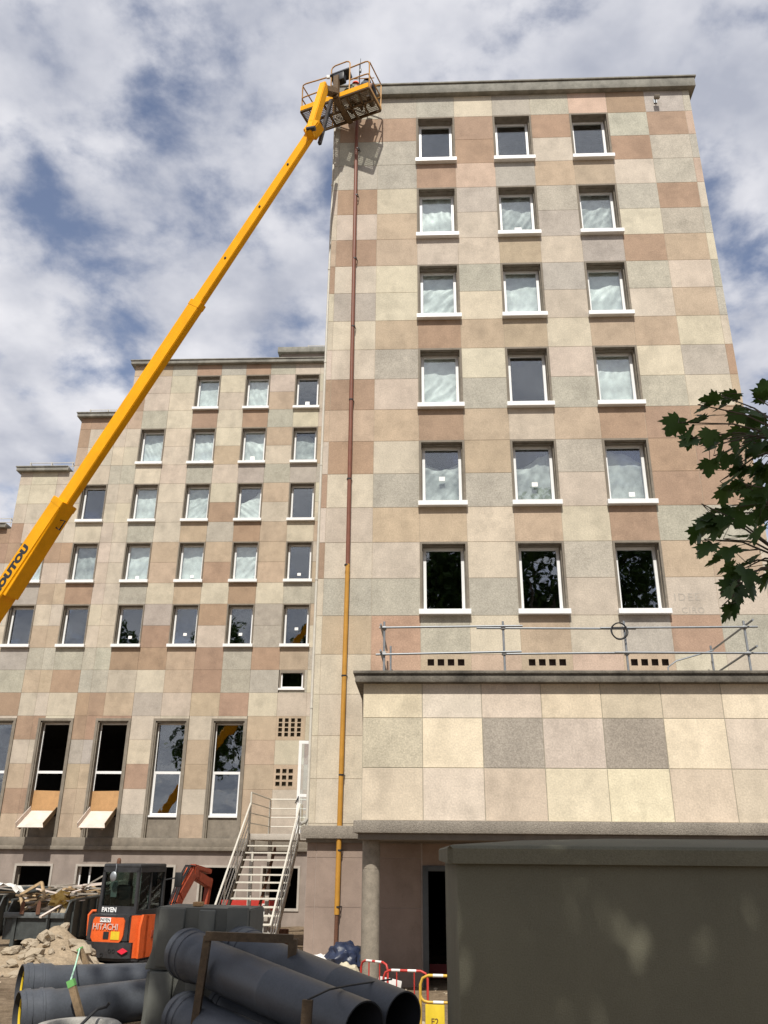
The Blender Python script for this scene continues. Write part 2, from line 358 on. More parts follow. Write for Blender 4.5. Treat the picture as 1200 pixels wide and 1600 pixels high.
def text_part(name, body, size, m, parent, loc, X, Y, bold=.012, space=1.0, ext=.002, sy=1.0):
    c = bpy.data.curves.new(name, 'FONT'); c.body = body; c.size = size; c.extrude = ext; c.offset = bold*size; c.space_character = space
    tmp = bpy.data.objects.new('text_source', c); col.objects.link(tmp)
    dg = bpy.context.evaluated_depsgraph_get(); me = bpy.data.meshes.new_from_object(tmp.evaluated_get(dg))
    bpy.data.objects.remove(tmp); bpy.data.curves.remove(c); me.name = name; me.materials.clear(); me.materials.append(m)
    o = bpy.data.objects.new(name, me); col.objects.link(o); o.parent = parent
    X = Vector(X).normalized(); Y = Vector(Y); Y = (Y - X*Y.dot(X)).normalized(); Z = X.cross(Y); Y = Y*sy
    o.matrix_local = Matrix(((X.x, Y.x, Z.x, loc[0]), (X.y, Y.y, Z.y, loc[1]), (X.z, Y.z, Z.z, loc[2]), (0, 0, 0, 1)))
    return o
def sub_rects(r, holes):
    """rectangle minus holes -> list of rectangles"""
    out = [r]
    for h in holes:
        nxt = []
        for (x0, x1, z0, z1) in out:
            hx0, hx1, hz0, hz1 = max(x0, h[0]), min(x1, h[1]), max(z0, h[2]), min(z1, h[3])
            if hx1-hx0 < 1e-4 or hz1-hz0 < 1e-4: nxt.append((x0, x1, z0, z1)); continue
            if hx0 > x0: nxt.append((x0, hx0, z0, z1))
            if hx1 < x1: nxt.append((hx1, x1, z0, z1))
            if hz0 > z0: nxt.append((hx0, hx1, z0, hz0))
            if hz1 < z1: nxt.append((hx0, hx1, hz1, z1))
        out = nxt
    return [q for q in out if q[1]-q[0] > .03 and q[3]-q[2] > .03]
PAL = {'C': (.56, .50, .39), 'P': (.53, .46, .378), 'T': (.465, .368, .27), 'B': (.38, .268, .19), 'R': (.47, .315, .225),
       'G': (.44, .41, .34), 'V': (.425, .385, .335), 'K': (.515, .39, .305), 'D': (.33, .295, .245)}
PALE = {'C': (.69, .605, .45), 'P': (.635, .55, .455), 'T': (.59, .51, .395), 'G': (.53, .48, .375), 'V': (.57, .495, .42), 'D': (.37, .335, .28)}
prand = random.Random(3)
def tintof(c, pal=None):
    a = (pal or PAL)[c]; k = prand.uniform(.93, 1.06)
    return tuple(v*k*prand.uniform(.98, 1.02) for v in a) + ({'G': .75, 'D': 1.0, 'V': .45, 'R': .4, 'B': .3}.get(c, .12),)
def panel(mb, y, r, tint, g=.006, d=.008):
    x0, x1, z0, z1 = r[0]+g, r[1]-g, r[2]+g, r[3]-g
    a = [(x0, y, z0), (x1, y, z0), (x1, y, z1), (x0, y, z1)]
    b = [(x0-g*.5, y+d, z0-g*.5), (x1+g*.5, y+d, z0-g*.5), (x1+g*.5, y+d, z1+g*.5), (x0-g*.5, y+d, z1+g*.5)]
    mb.quad(a, tint)
    for i in range(4): mb.quad([a[i], b[i], b[(i+1) % 4], a[(i+1) % 4]], tint)

# ------------------------------------------------------------------ ground
def sst(a, b, x):
    t = max(0, min(1, (x-a)/(b-a))); return t*t*(3-2*t)
def gz(x, y):
    k = sst(-1.9, -.4, x)
    e = 16.0 + 2.8*(1-sst(-5.5, -2.5, x)) - 4.6*k
    z = .3 + .92*(1-sst(12.2-3.6*k, e, y))
    return z + .05*noise.noise(Vector((x*.6, y*.6, 0))) + .02*noise.noise(Vector((x*2.3, y*2.3, 4)))
def axis(lo, mid0, mid1, hi, fine, n):
    a = [mid0 + fine*i for i in range(int((mid1-mid0)/fine)+1)]
    return [lo + (mid0-lo)*(1-(1-i/n)**2) for i in range(n)] + a + [a[-1] + (hi-a[-1])*((i+1)/n)**2 for i in range(n)]
g = MB(); xs = axis(-400, -18, 12, 400, .3, 12); ys = axis(-400, -6, 34, 500, .3, 12)
gv = [[g.bm.verts.new((x, y, gz(x, y) if abs(x) < 60 and -60 < y < 60 else (gz(x, y)))) for x in xs] for y in ys]
for j in range(len(ys)-1):
    for i in range(len(xs)-1): g.bm.faces.new([gv[j][i], gv[j][i+1], gv[j+1][i+1], gv[j+1][i]])
tag(g.build('ground', M_dirt, None, True), kind='structure')

# ------------------------------------------------------------------ window prototypes
HALF, WH = .5875, 1.867
def window_meshes():
    d = {}
    # concrete surround: thin face band, splayed jambs and soffit
    s = MB(); f, y0, y1 = .055, -.022, .26
    xo, xi, xb = HALF, HALF-f, .505
    zt, zi, zb = WH, WH-f, WH-.075; z0 = .09
    s.quad([(-xo, y0, z0), (-xi, y0, z0), (-xi, y0, zi), (-xo, y0, zt)]); s.quad([(xi, y0, z0), (xo, y0, z0), (xo, y0, zt), (xi, y0, zi)]); s.quad([(-xi, y0, zi), (xi, y0, zi), (xo, y0, zt), (-xo, y0, zt)])
    s.quad([(-xo, y0, z0), (-xo, y0, zt), (-xo, .05, zt), (-xo, .05, z0)]); s.quad([(xo, y0, zt), (xo, y0, z0), (xo, .05, z0), (xo, .05, zt)]); s.quad([(-xo, y0, zt), (xo, y0, zt), (xo, .05, zt), (-xo, .05, zt)])
    ym, st = .10, .022           # small step in the jamb
    for sg in (-1, 1):
        s.quad([(sg*xi, y0, z0), (sg*xi, ym, z0), (sg*xi, ym, zi), (sg*xi, y0, zi)]); s.quad([(sg*xi, ym, z0), (sg*(xi-st), ym, z0), (sg*(xi-st), ym, zi-st), (sg*xi, ym, zi)])
        s.quad([(sg*(xi-st), ym, z0), (sg*xb, y1+.12, z0), (sg*xb, y1+.12, zb), (sg*(xi-st), ym, zi-st)])
    s.quad([(-xi, y0, zi), (xi, y0, zi), (xi, ym, zi), (-xi, ym, zi)]); s.quad([(-xi, ym, zi), (xi, ym, zi), (xi-st, ym, zi-st), (-xi+st, ym, zi-st)]); s.quad([(-xi+st, ym, zi-st), (xi-st, ym, zi-st), (xb, y1+.12, zb), (-xb, y1+.12, zb)])
    s.quad([(-xi, 0, z0), (xi, 0, z0), (xb, y1+.12, z0+.02), (-xb, y1+.12, z0+.02)])
    d['surround'] = s
    s = MB(); fx, w, t = .505, .075, .07
    s.span((-fx, y1, .105), (-fx+w, y1+t, zb), .006); s.span((fx-w, y1, .105), (fx, y1+t, zb), .006); s.span((-fx+w, y1, .105), (fx-w, y1+t, .105+.10), .006); s.span((-fx+w, y1, zb-.07), (fx-w, y1+t, zb), .006)
    d['frame'] = s
    s = MB(); s.box((0, y1+.035, (zb+.16)/2), (2*(fx-w)+.02, .012, zb-.25)); d['pane'] = s
    s = MB(); s.span((-.62, -.145, .0), (.62, y1-.005, .125), .006); d['sill'] = s
    s = MB(); s.box((0, y1+.02, 0), (.15, .006, .12)); d['sticker'] = s
    s = MB(); s.box((0, y1+.02, 0), (.20, .006, .24)); d['sticker_big'] = s
    return d
WM = {}
for k, s in window_meshes().items():
    me = bpy.data.meshes.new('window_'+k)
    bmesh.ops.recalc_face_normals(s.bm, faces=s.bm.faces[:]) if k not in ('surround',) else None
    s.bm.to_mesh(me); s.bm.free()
    me.materials.append({'surround': M_sur, 'frame': M_white, 'pane': M_glass, 'sill': M_white, 'sticker': M_sticker, 'sticker_big': M_sticker}[k]); WM[k] = me
def film_mesh(kind, seed):
    s = MB(); rnd = random.Random(seed); nx, nz = 26, 34; top = {'full': 1.78, 'thin': 1.78, 'low': 1.30, 'half': 1.45}[kind]; amp = rnd.uniform(.5, 1.1)
    ang = rnd.uniform(-.9, .9); V = []
    for j in range(nz+1):
        row = []
        for i in range(nx+1):
            u, v = i/nx, j/nz
            tp = top + (.22*math.sin(3*u+seed) + .12*noise.noise(Vector((u*4, seed, 0))) if kind in ('low', 'half') else 0)
            x = -.47 + .94*u; z = .12 + (tp-.12)*v
            a = x*math.cos(ang)+z*math.sin(ang); b = -x*math.sin(ang)+z*math.cos(ang)
            fold = amp*(.055*noise.noise(Vector((a*7, b*1.6, seed))) + .05*abs(noise.noise(Vector((a*12, b*2.4, seed+9))))*(1.2-v)) + .07*noise.noise(Vector((x*1.6, z*1.6, seed+4)))
            if kind in ('low', 'half') and v > .85: fold += (v-.85)*.5
            row.append(s.bm.verts.new((x, .385+fold*.8, z)))
        V.append(row)
    for j in range(nz):
        for i in range(nx): s.bm.faces.new([V[j][i], V[j][i+1], V[j+1][i+1], V[j+1][i]])
    me = bpy.data.meshes.new('plastic_film')
    for f in s.bm.faces: f.smooth = True
    s.bm.to_mesh(me); s.bm.free(); me.materials.append(M_film2 if kind in ('thin', 'half') else M_film); return me
FILMS = {k: [film_mesh(k, 3+i*5+len(k)) for i in range(11)] for k in ('full', 'thin', 'low', 'half')}
def place_window(root, x, y, z, film=None, stick=None, big=False, idx=0):
    off = Vector((x, y, z)) - rootloc(root)
    w = bpy.data.objects.new('window', WM['surround']); col.objects.link(w); w.parent = root; w.location = off
    for k, nm in (('frame', 'window_frame'), ('pane', 'pane'), ('sill', 'window_sill')):
        c = bpy.data.objects.new(nm, WM[k]); col.objects.link(c); c.parent = w
    if film:
        c = bpy.data.objects.new('plastic_film', FILMS[film][idx % 11]); col.objects.link(c); c.parent = w
        if idx % 3 == 1: c.scale = (-1, 1, 1)
    if stick:
        c = bpy.data.objects.new('sticker', WM['sticker_big' if big else 'sticker']); col.objects.link(c); c.parent = w; c.location = (stick[0], 0, stick[1])
    return w

# ------------------------------------------------------------------ tower
TY = 19.48; TX0, TX1 = -2.46, 8.47; TR = 8.08; PH = .9333; CZ = 24.8
tower = thing('apartment_tower', (3, TY, .3), 'tall tower block clad in cream, grey and terracotta stone panels behind the flat-roofed porch', 'building')
cols_t = [TX0, -2.315, -1.14, .0325, 1.2075, 2.3825, 3.5575, 4.7325, 5.9075, 7.0825, 8.2575, TX1]
rows_t = {17: 'GGGGCVGKBVG', 16: 'GBB.B.B.GBK', 15: 'GGG.B.P.BGG', 14: 'GGGBKVTTPGK', 13: 'PBC.V.G.GBP', 12: 'PPT.P.V.CGG', 11: 'TBTPPTCVBTC', 10: 'BPC.G.V.GPG',
          9: 'CVC.C.P.PTG', 8: 'CCTBTTCTTCC', 7: 'PPG.C.P.CVB', 6: 'BBP.G.G.GCT', 5: 'TTTBTPTBBBT', 4: 'PBC.T.G.BBB', 3: 'BCG.G.P.BBB', 2: 'PPTTCTCBGGT',
          1: 'BPP.C.G.TTP', 0: 'CGG.G.P.PPG', -1: 'CTRGCTPVBGT', -2: 'CCRTKTKTCPG', -3: 'CCCCCCCCCCC', -4: 'CCGCPCCCCCC', -5: 'CCCCCPCCCCC', -6: 'CCCCCCCCCCC'}
win_t = [(.62+2.35*k, TR+2.8*s) for s in range(6) for k in range(3)]
vents_t = [(.62+2.35*k-.43+.235*i, 6.875, .155) for k in range(3) for i in range(4)]
holes_t = [(x-HALF, x+HALF, z, z+WH) for x, z in win_t]
vh = [(x, x+w, z, z+w) for x, z, w in vents_t]
wall = MB()
for r in range(-6, 18):
    z0, z1 = TR+PH*r, min(TR+PH*(r+1), CZ)
    if r == -6: z0 = max(z0, 3.36)
    if z1-z0 < .1: continue
    if r == -6: pass
    for c in range(11):
        ch = rows_t[r][c]
        if z0 < 3.36: z0 = 3.36
        cell = (cols_t[c], cols_t[c+1], z0, z1)
        hs = [h for h in holes_t + vh if h[0] < cell[1] and h[1] > cell[0] and h[2] < cell[3] and h[3] > cell[2]]
        if ch == '.': ch = 'G'
        t = tintof(ch)
        if not hs: panel(wall, TY, cell, t)
        else:
            for q in sub_rects(cell, hs):
                inside_win = any(abs(q[0]-h[0]) < 1e-3 for h in holes_t)
                g_ = .0 if any(h in vh for h in hs) else .006
                panel(wall, TY, q, t, g=g_)
wall.build('wall', M_panel, tower, world=True)
jb = MB()
for q in sub_rects((TX0, TX1, 3.36, CZ), holes_t + vh): jb.quad([(q[0], TY+.008, q[2]), (q[1], TY+.008, q[2]), (q[1], TY+.008, q[3]), (q[0], TY+.008, q[3])])
jb.build('mortar', M_joint, tower, world=True)
side = MB()
for x, s in ((TX0, -1), (TX1, 1)):
    for r in range(-6, 18):
        z0, z1 = max(3.36, TR+PH*r), min(TR+PH*(r+1), CZ); ya = TY+.008
        while ya < 40:
            yb = min(ya+1.175, 40); t = tintof(prand.choice('CGPTBC'))
            p = [(x, yb-.006, z0+.006), (x, ya+.006, z0+.006), (x, ya+.006, z1-.006), (x, yb-.006, z1-.006)]
            side.quad(p if s < 0 else p[::-1], t); ya = yb
side.build('side_wall', M_panel, tower, world=True)
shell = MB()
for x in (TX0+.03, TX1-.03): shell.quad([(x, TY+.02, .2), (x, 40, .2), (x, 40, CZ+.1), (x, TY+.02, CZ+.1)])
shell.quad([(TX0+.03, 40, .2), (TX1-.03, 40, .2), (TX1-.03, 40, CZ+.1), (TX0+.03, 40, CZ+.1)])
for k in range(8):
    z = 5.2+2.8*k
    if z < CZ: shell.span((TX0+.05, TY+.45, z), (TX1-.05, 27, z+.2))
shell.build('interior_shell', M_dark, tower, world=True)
cn = MB(); cn.span((TX0-.16, TY-.17, CZ), (TX1+.18, 40.2, CZ+.36), .015); cn.span((TX0-.20, TY-.21, CZ+.36), (TX1+.22, 40.2, CZ+.42), .01)
cn.build('cornice', M_corn, tower, world=True)
M_vent = mat('vent_brown', (.10, .07, .055), rough=.9)
def vent(x, y, z, w, root, m):
    b = MB(); b.span((x, y+.10, z), (x+w, y+.13, z+w)); f = .004
    b.quad([(x, y, z), (x, y+.1, z), (x, y+.1, z+w), (x, y, z+w)]); b.quad([(x+w, y, z), (x+w, y, z+w), (x+w, y+.1, z+w), (x+w, y+.1, z)])
    b.quad([(x, y, z+w), (x, y+.1, z+w), (x+w, y+.1, z+w), (x+w, y, z+w)]); b.quad([(x, y, z), (x+w, y, z), (x+w, y+.1, z), (x, y+.1, z)])
    b.build('vent', m, root, world=True)
for x, z, w in vents_t: vent(x, TY, z, w, tower, M_vent)
films_t = {5: (None, None, None), 4: ('full', 'thin', 'thin'), 3: ('full', 'full', 'full'), 2: ('full', None, 'full'), 1: ('half', 'half', 'half'), 0: (None, None, None)}
st_t = {(5, 1): ((.02, .36), True), (4, 1): ((.02, .45), True), (2, 2): ((.1, .28), False), (2, 0): ((.1, .25), False), (1, 0): ((.0, .9), False), (1, 1): ((.02, .72), False), (1, 2): ((.1, .42), False)}
for s in range(6):
    for k in range(3):
        q = st_t.get((s, k))
        place_window(tower, .62+2.35*k, TY, TR+2.8*s, films_t[s][k], q[0] if q else None, q[1] if q else False, s*3+k)
# plinth
lg = MB(); lg.span((TX0-.12, TY-.20, 3.10), (TX1+.1, TY+.02, 3.36), .012); lg.build('ledge', M_ledge, tower, world=True)
lg = MB(); lg.span((TX0-.02, TY-.10, 3.02), (TX1, TY+.02, 3.10)); lg.build('ledge_drip', M_sur, tower, world=True)
bs = MB(); bx = [TX0, -2.26, -1.0, .0]; bz = [.1, 1.75, 2.72, 3.02]
mau = (.325, .25, .205)
for i in range(3):
    for j in range(3):
        k = prand.uniform(.94, 1.05); panel(bs, TY, (bx[i], bx[i+1], bz[j], bz[j+1]), tuple(v*k for v in mau), .006)
for q in sub_rects((0.0, 8.4, .1, 3.02), [(.03, 2.0, .1, 2.58)]):
    panel(bs, TY, q, tuple(v*prand.uniform(.94, 1.04) for v in mau), .004)
bs.quad([(TX0, 40, .1), (TX0, TY+.01, .1), (TX0, TY+.01, 3.36), (TX0, 40, 3.36)], mau)
bs.build('base_wall', M_base, tower, world=True)
jb = MB()
for q in sub_rects((TX0, 8.4, .1, 3.05), [(.03, 2.0, .1, 2.58)]): jb.quad([(q[0], TY+.008, q[2]), (q[1], TY+.008, q[2]), (q[1], TY+.008, q[3]), (q[0], TY+.008, q[3])])
jb.build('base_mortar', mat('pale_mortar', (.42, .35, .31), rough=.95), tower, world=True)
df = MB(); df.span((.03, TY-.03, .2), (.15, TY+.12, 2.58), .006); df.span((1.88, TY-.03, .2), (2.0, TY+.12, 2.58), .006); df.span((.15, TY-.03, 2.47), (1.88, TY+.12, 2.58), .006)
door = df.build('entrance_door_frame', M_doorgrey, tower, world=True)
rd = MB(); rd.span((.17, TY+.9, .35), (1.9, TY+.95, .62)); rd.build('door_kick_board', mat('deep_red', (.16, .018, .02), rough=.6), door, world=True)
# faded graffiti on the two panels right of the lowest windows
text_part('graffiti', 'IDEE', .26, M_graf, tower, Vector((6.05, TY-.0025, 8.42)) - tower.location, (1, 0, .02), (0, 0, 1), 0, 1.25, .001)
text_part('graffiti', 'CIRO', .20, M_graf, tower, Vector((6.2, TY-.0025, 8.12)) - tower.location, (1, 0, 0), (0, 0, 1), 0, 1.2, .001)

# small lamp high on the tower
t = thing('wall_lamp', (7.4, TY, 24.4), 'small grey floodlight fixed high on the tower under the roof edge', 'lamp')
b = MB(); b.span((-.05, -.03, -.12), (.05, 0, .05)); b.bar((0, -.02, 0), (0, -.14, -.02), .03, .03); b.build('bracket', M_galv, t)
b = MB(); b.box((0, -.2, -.07), (.16, .12, .12), Matrix.Rotation(R(25), 3, 'X'), .015); b.build('lamp_head', M_sur, t)

# ------------------------------------------------------------------ porch (flat-roofed annex in front of the tower)
PY = 16.95; PX0, PX1 = -1.13, 9.6
porch = thing('entrance_porch', (3, PY, .3), 'flat-roofed entrance porch with three rows of big cream stone panels in front of the tower', 'building')
pw = MB(); prow = [3.39, 4.355, 5.305, 5.99]; pcol = [PX0 + 1.18*i for i in range(10)]
pc = ['CPCCCPCPC', 'GCDVDCPCG', 'CPPCTPCPC']
pc = [['T', 'P', 'T', 'C', 'C', 'T', 'T', 'C', 'P'], ['G', 'C', 'D', 'V', 'D', 'C', 'P', 'G', 'C'], ['C', 'P', 'P', 'C', 'T', 'T', 'C', 'P', 'C']]
for j in range(3):
    for i in range(9): panel(pw, PY, (pcol[i], min(pcol[i+1], PX1), prow[j], prow[j+1]), tintof(pc[j][i], PALE), .010)
for j in range(3):
    for k in range(2): 
        p = [(PX0, PY+1.25*(k+1), prow[j]+.006), (PX0, PY+1.25*k+.008, prow[j]+.006), (PX0, PY+1.25*k+.008, prow[j+1]-.006), (PX0, PY+1.25*(k+1), prow[j+1]-.006)]; pw.quad(p, tintof('C'))
pw.build('wall', M_panel, porch, world=True)
jb = MB(); jb.quad([(PX0, PY+.008, 3.38), (PX1, PY+.008, 3.38), (PX1, PY+.008, 6.0), (PX0, PY+.008, 6.0)]); jb.build('mortar', mat('grey_mortar', (.30, .28, .22), rough=.95), porch, world=True)
cn = MB(); cn.span((PX0-.16, PY-.17, 5.985), (PX1+.2, TY-.01, 6.15), .012); cn.span((PX0-.20, PY-.21, 6.15), (PX1+.2, TY-.01, 6.21), .008)
bmesh.ops.subdivide_edges(cn.bm, edges=cn.bm.edges[:], cuts=1)
cn.build('cornice', mat('weathered_cornice', (.155, .14, .115), rough=.95, var=.5, scale=3, bump=.6, bscale=24, stain=.45), porch, world=True)
fl = MB(); fl.span((PX0-.13, PY-.25, 3.165), (PX1+.1, TY-.21, 3.385), .015); fl.build('canopy', M_ledge, porch, world=True)
fl = MB(); fl.span((PX0-.05, PY-.12, 3.05), (PX1, TY-.12, 3.165)); fl.build('canopy_soffit', mat('soffit_plaster', (.20, .175, .145), rough=.9, stain=.1), porch, world=True)
for cx in (-.95, 3.2, 7.3):
    c = MB(); c.lathe((cx, PY+.35, .1), (0, 0, 1), [(0, .17), (2.42, .17), (2.425, .166), (2.435, .166), (2.44, .17), (2.95, .17)], 28); c.build('column', mat('column_concrete', (.27, .235, .185), rough=.92, var=.25, scale=9, bump=.5, bscale=60, stain=.2), porch, world=True)

# black plastic trunking hanging beside the column
t = MB(); t.bar((-1.16, TY-.05, 2.9), (-1.13, TY-.05, 2.1), .06, .05); t.tube([(-1.16, TY-.05, 2.9), (-1.2, TY-.07, 2.98), (-1.26, TY-.1, 3.03)], .012, 6)
single('cable_trunking', t, M_doorgrey, (-1.15, TY-.05, 2.1), 'short dark cable trunking hanging on the wall beside the round column', 'cable cover')

# scaffold tube guard rail on the porch roof
gr = thing('scaffold_guardrail', (2.9, 17.2, 6.21), 'galvanised scaffold tube guard rail along the edge of the porch roof', 'guard rail')
G = Vector(gr.location)
def gp(x, y, z): return Vector((x, y, z)) - G
postx = [-.73, 1.75, 4.25, 6.70]
for x in postx:
    b = MB(); b.tube([gp(x, 17.2, 6.21), gp(x, 17.2, 7.33)], .024, 10); b.build('post', M_galv, gr)
for (x0, x1, z, dz) in [(-.83, 2.15, 7.19, .03), (1.2, 4.5, 7.20, -.02), (3.75, 6.95, 7.17, .02), (-.9, 2.1, 6.62, .06), (1.7, 4.55, 6.65, .03), (4.0, 7.1, 6.66, -.02)]:
    yy = 17.15 if (x0 < 1) or (3 < x0) else 17.25
    b = MB(); b.tube([gp(x0, yy, z), gp(x1, yy, z+dz)], .022, 10); b.build('rail', M_galv, gr)
for x, dx in ((-.73, -.06), (6.70, .06)):
    for z in (7.2, 6.66):
        b = MB(); b.tube([gp(x+dx, 16.85, z+.06 if x > 0 else z-.02), gp(x+dx*.4, 19.3, z)], .022, 10); b.build('rail', M_galv, gr)
for x in (-.66, 6.62):
    b = MB(); b.tube([gp(x, 19.1, 6.21), gp(x, 19.1, 7.25)], .024, 10); b.build('post', M_galv, gr)
b = MB(); b.tube([gp(5.55, 18.9, 6.21), gp(5.55, 18.9, 6.72), gp(5.75, 18.9, 6.86), gp(6.6, 18.9, 7.1)], .018, 8); b.build('brace', M_galv, gr)
for x in postx:
    for z in (7.19, 6.65):
        b = MB(); b.box(gp(x, 17.2, z), (.09, .10, .07), None, .012); b.build('coupler', M_zinc, gr)
rg = MB(); rg.tube([(4.12+.17*math.cos(a), 17.09+.02*math.sin(3*a), 7.09+.17*math.sin(a)) for a in [2*math.pi*i/28 for i in range(28)]], .014, 8, closed=True)
rg.tube([(4.12+.15*math.cos(a), 17.11, 7.10+.165*math.sin(a)) for a in [2*math.pi*i/28 for i in range(28)]], .01, 8, closed=True)
single('cable_coil', rg, M_black, (4.12, 17.09, 6.92), 'dark round coil of cable hung on the porch roof guard rail', 'cable')

# ------------------------------------------------------------------ rising pipe on the tower
pp = thing('riser_pipe', (-1.75, 19.36, .4), 'long vertical pipe on the tower, red brown above and ochre below', 'pipe')
P0 = Vector(pp.location)
b = MB(); b.tube([Vector((-1.80, 19.36, z)) - P0 if z > 20 else Vector((-1.73, 19.36, z))-P0 for z in (9.34, 23.9)], .052, 14); b.build('red_brown_length', M_redbrown, pp)
b = MB(); b.tube([Vector((-1.77, 19.36, 1.62))-P0, Vector((-1.73, 19.36, 9.34))-P0], .055, 14); b.build('ochre_length', M_ochre, pp)
b = MB(); b.tube([Vector((-1.78, 19.36, .35))-P0, Vector((-1.77, 19.36, 1.62))-P0], .042, 12); b.build('rusty_foot', M_rust, pp)
for z in (1.75, 2.85, 4.4, 6.6, 9.3, 11.6, 13.9, 16.2, 18.5, 20.8, 22.6):
    x = -1.75; b = MB(); b.lathe(Vector((x, 19.36, z))-P0, (0, 0, 1), [(0, .05), (0, .061), (.035, .061), (.035, .05)], 14); b.bar(Vector((x+.05, 19.38, z+.02))-P0, Vector((x+.07, 19.47, z+.02))-P0, .018, .018); b.build('pipe_clamp', M_blk, pp)

# white rain pipe at the tower corner
pp = thing('rain_pipe', (-2.53, 19.5, 3.4), 'slim white rain pipe up the left corner of the tower', 'pipe')
P0 = Vector(pp.location); b = MB(); b.tube([Vector((-2.50, 19.56, 3.36))-P0, Vector((-2.495, 19.56, 24.3))-P0], .032, 12); b.build('pipe_run', M_steelw, pp)
for z in (5.9, 9.0, 12.1, 15.2, 18.3, 21.4): 
    b = MB(); b.lathe(Vector((-2.497, 19.56, z))-P0, (0, 0, 1), [(0, .03), (0, .042), (.05, .042), (.05, .03)], 12); b.build('pipe_clamp', M_steelw, pp)
b = MB(); b.tube([Vector((-2.50, 19.56, 3.5))-P0, Vector((-2.54, 19.5, 3.43))-P0, Vector((-2.62, 19.42, 3.40))-P0], .036, 10); b.build('outlet', M_conc, pp)

# ------------------------------------------------------------------ wing
WY = 34.0; WR = 10.68; WC = -5.15; PITCHX = 2.353
wing = thing('stepped_wing', (-10, WY, .3), 'lower wing with stepped roofline and patchwork stone panels, set back left of the tower', 'building')
zones = [(-13.45, -1.9, 24.33), (-15.65, -13.45, 21.53), (-18.05, -15.65, 18.78), (-30.0, -18.05, 16.03)]
def ztop(x):
    for a, b, z in zones:
        if a-1e-6 <= x <= b: return z
    return 16.03
rows_w = {14: '?GBGBTTBBB', 13: 'P?.C?.C'.ljust(10, '?')}
WCOL = {14: {1: 'P', 2: 'G', 3: 'B', 4: 'G', 5: 'B', 6: 'G', 7: 'T', 8: 'T', 0: 'P'}, 13: {2: 'P', 4: 'C', 6: 'C', 7: 'P', 8: 'P'}, 12: {2: 'T', 4: 'P', 6: 'C', 7: 'P', 8: 'B', 9: 'B'},
        11: {1: 'C', 2: 'G', 3: 'B', 4: 'C', 5: 'B', 6: 'C', 7: 'G', 8: 'T', 9: 'B', 10: 'B', 11: 'T'}, 10: {2: 'T', 4: 'C', 6: 'C', 8: 'P', 9: 'P', 10: 'B', 11: 'B'}, 9: {2: 'C', 4: 'T', 6: 'P', 8: 'C', 9: 'P', 10: 'T', 11: 'B'},
        8: {1: 'V', 2: 'G', 3: 'V', 4: 'P', 5: 'G', 6: 'P', 7: 'C', 8: 'G', 9: 'P', 10: 'P', 11: 'C', 12: 'P', 13: 'P'}, 7: {2: 'T', 4: 'C', 6: 'C', 8: 'P', 10: 'P', 11: 'C', 12: 'C', 13: 'B'}, 6: {2: 'P', 4: 'B', 6: 'P', 8: 'C', 10: 'C', 12: 'P', 11: 'P', 13: 'P'},
        5: {1: 'C', 2: 'T', 3: 'B', 4: 'V', 5: 'T', 6: 'P', 7: 'G', 8: 'P', 9: 'C', 10: 'P', 11: 'P', 12: 'B', 13: 'P'}, 4: {2: 'T', 4: 'T', 6: 'T', 8: 'P', 10: 'B', 12: 'B'}, 3: {2: 'T', 4: 'B', 6: 'T', 8: 'P', 10: 'P', 12: 'P'},
        2: {1: 'G', 2: 'C', 3: 'B', 4: 'C', 5: 'T', 6: 'C', 7: 'G', 8: 'P', 9: 'B', 10: 'T', 11: 'V', 12: 'P'}, 1: {2: 'V', 4: 'B', 6: 'V', 8: 'C', 10: 'P', 12: 'P'}, 0: {2: 'G', 4: 'P', 6: 'B', 8: 'C', 10: 'T', 12: 'C'},
        -1: {1: 'T', 2: 'B', 3: 'G', 4: 'B', 5: 'T', 6: 'B', 7: 'B', 8: 'G', 9: 'G', 10: 'G', 11: 'V'}, -2: {1: 'G', 2: 'V', 3: 'G', 4: 'B', 5: 'T', 6: 'C', 7: 'P', 8: 'G', 9: 'B', 10: 'T', 11: 'G'},
        -3: {1: 'P', 2: 'C', 3: 'B', 4: 'T', 5: 'P', 6: 'V', 7: 'T', 8: 'B', 9: 'C', 10: 'P', 11: 'B', 12: 'T'}, -4: {1: 'T', 2: 'T', 4: 'P', 6: 'P', 8: 'B', 10: 'B'}, -5: {1: 'C', 2: 'T', 4: 'T', 6: 'C', 8: 'V', 10: 'P'},
        -6: {1: 'T', 2: 'T', 4: 'T', 6: 'B', 8: 'T', 10: 'T'}, -7: {1: 'P', 2: 'T', 4: 'P', 6: 'P', 8: 'T', 10: 'B'}, -8: {1: 'P', 2: 'T', 4: 'T', 6: 'G', 8: 'T', 10: 'T'}}
win_w = []
for r in range(5):
    for k in range(8):
        x = WC-PITCHX*k
        if WR+2.8*r+2.0 < ztop(x) and x-HALF > {4: -10.6, 3: -13, 2: -15.3, 1: -30, 0: -30}[r]: win_w.append((x, WR+2.8*r, r, k))
tall = [(-7.62-2.355*k) for k in range(8)]
holes_w = [(x-HALF, x+HALF, z, z+WH) for x, z, _, _ in win_w] + [(c-.72, c+.72, 3.3, 7.78) for c in tall] + [(-5.71, -4.68, 8.97, 9.72)]
lat = [(-5.64+.25*i, 7.09+.187*j, .15) for i in range(4) for j in range(4)] + [(-5.64+.25*i, 5.21+.24*j, .165) for i in range(3) for j in range(3)]
lh = [(x, x+w, z, z+w) for x, z, w in lat]
wl_, jm = MB(), MB()
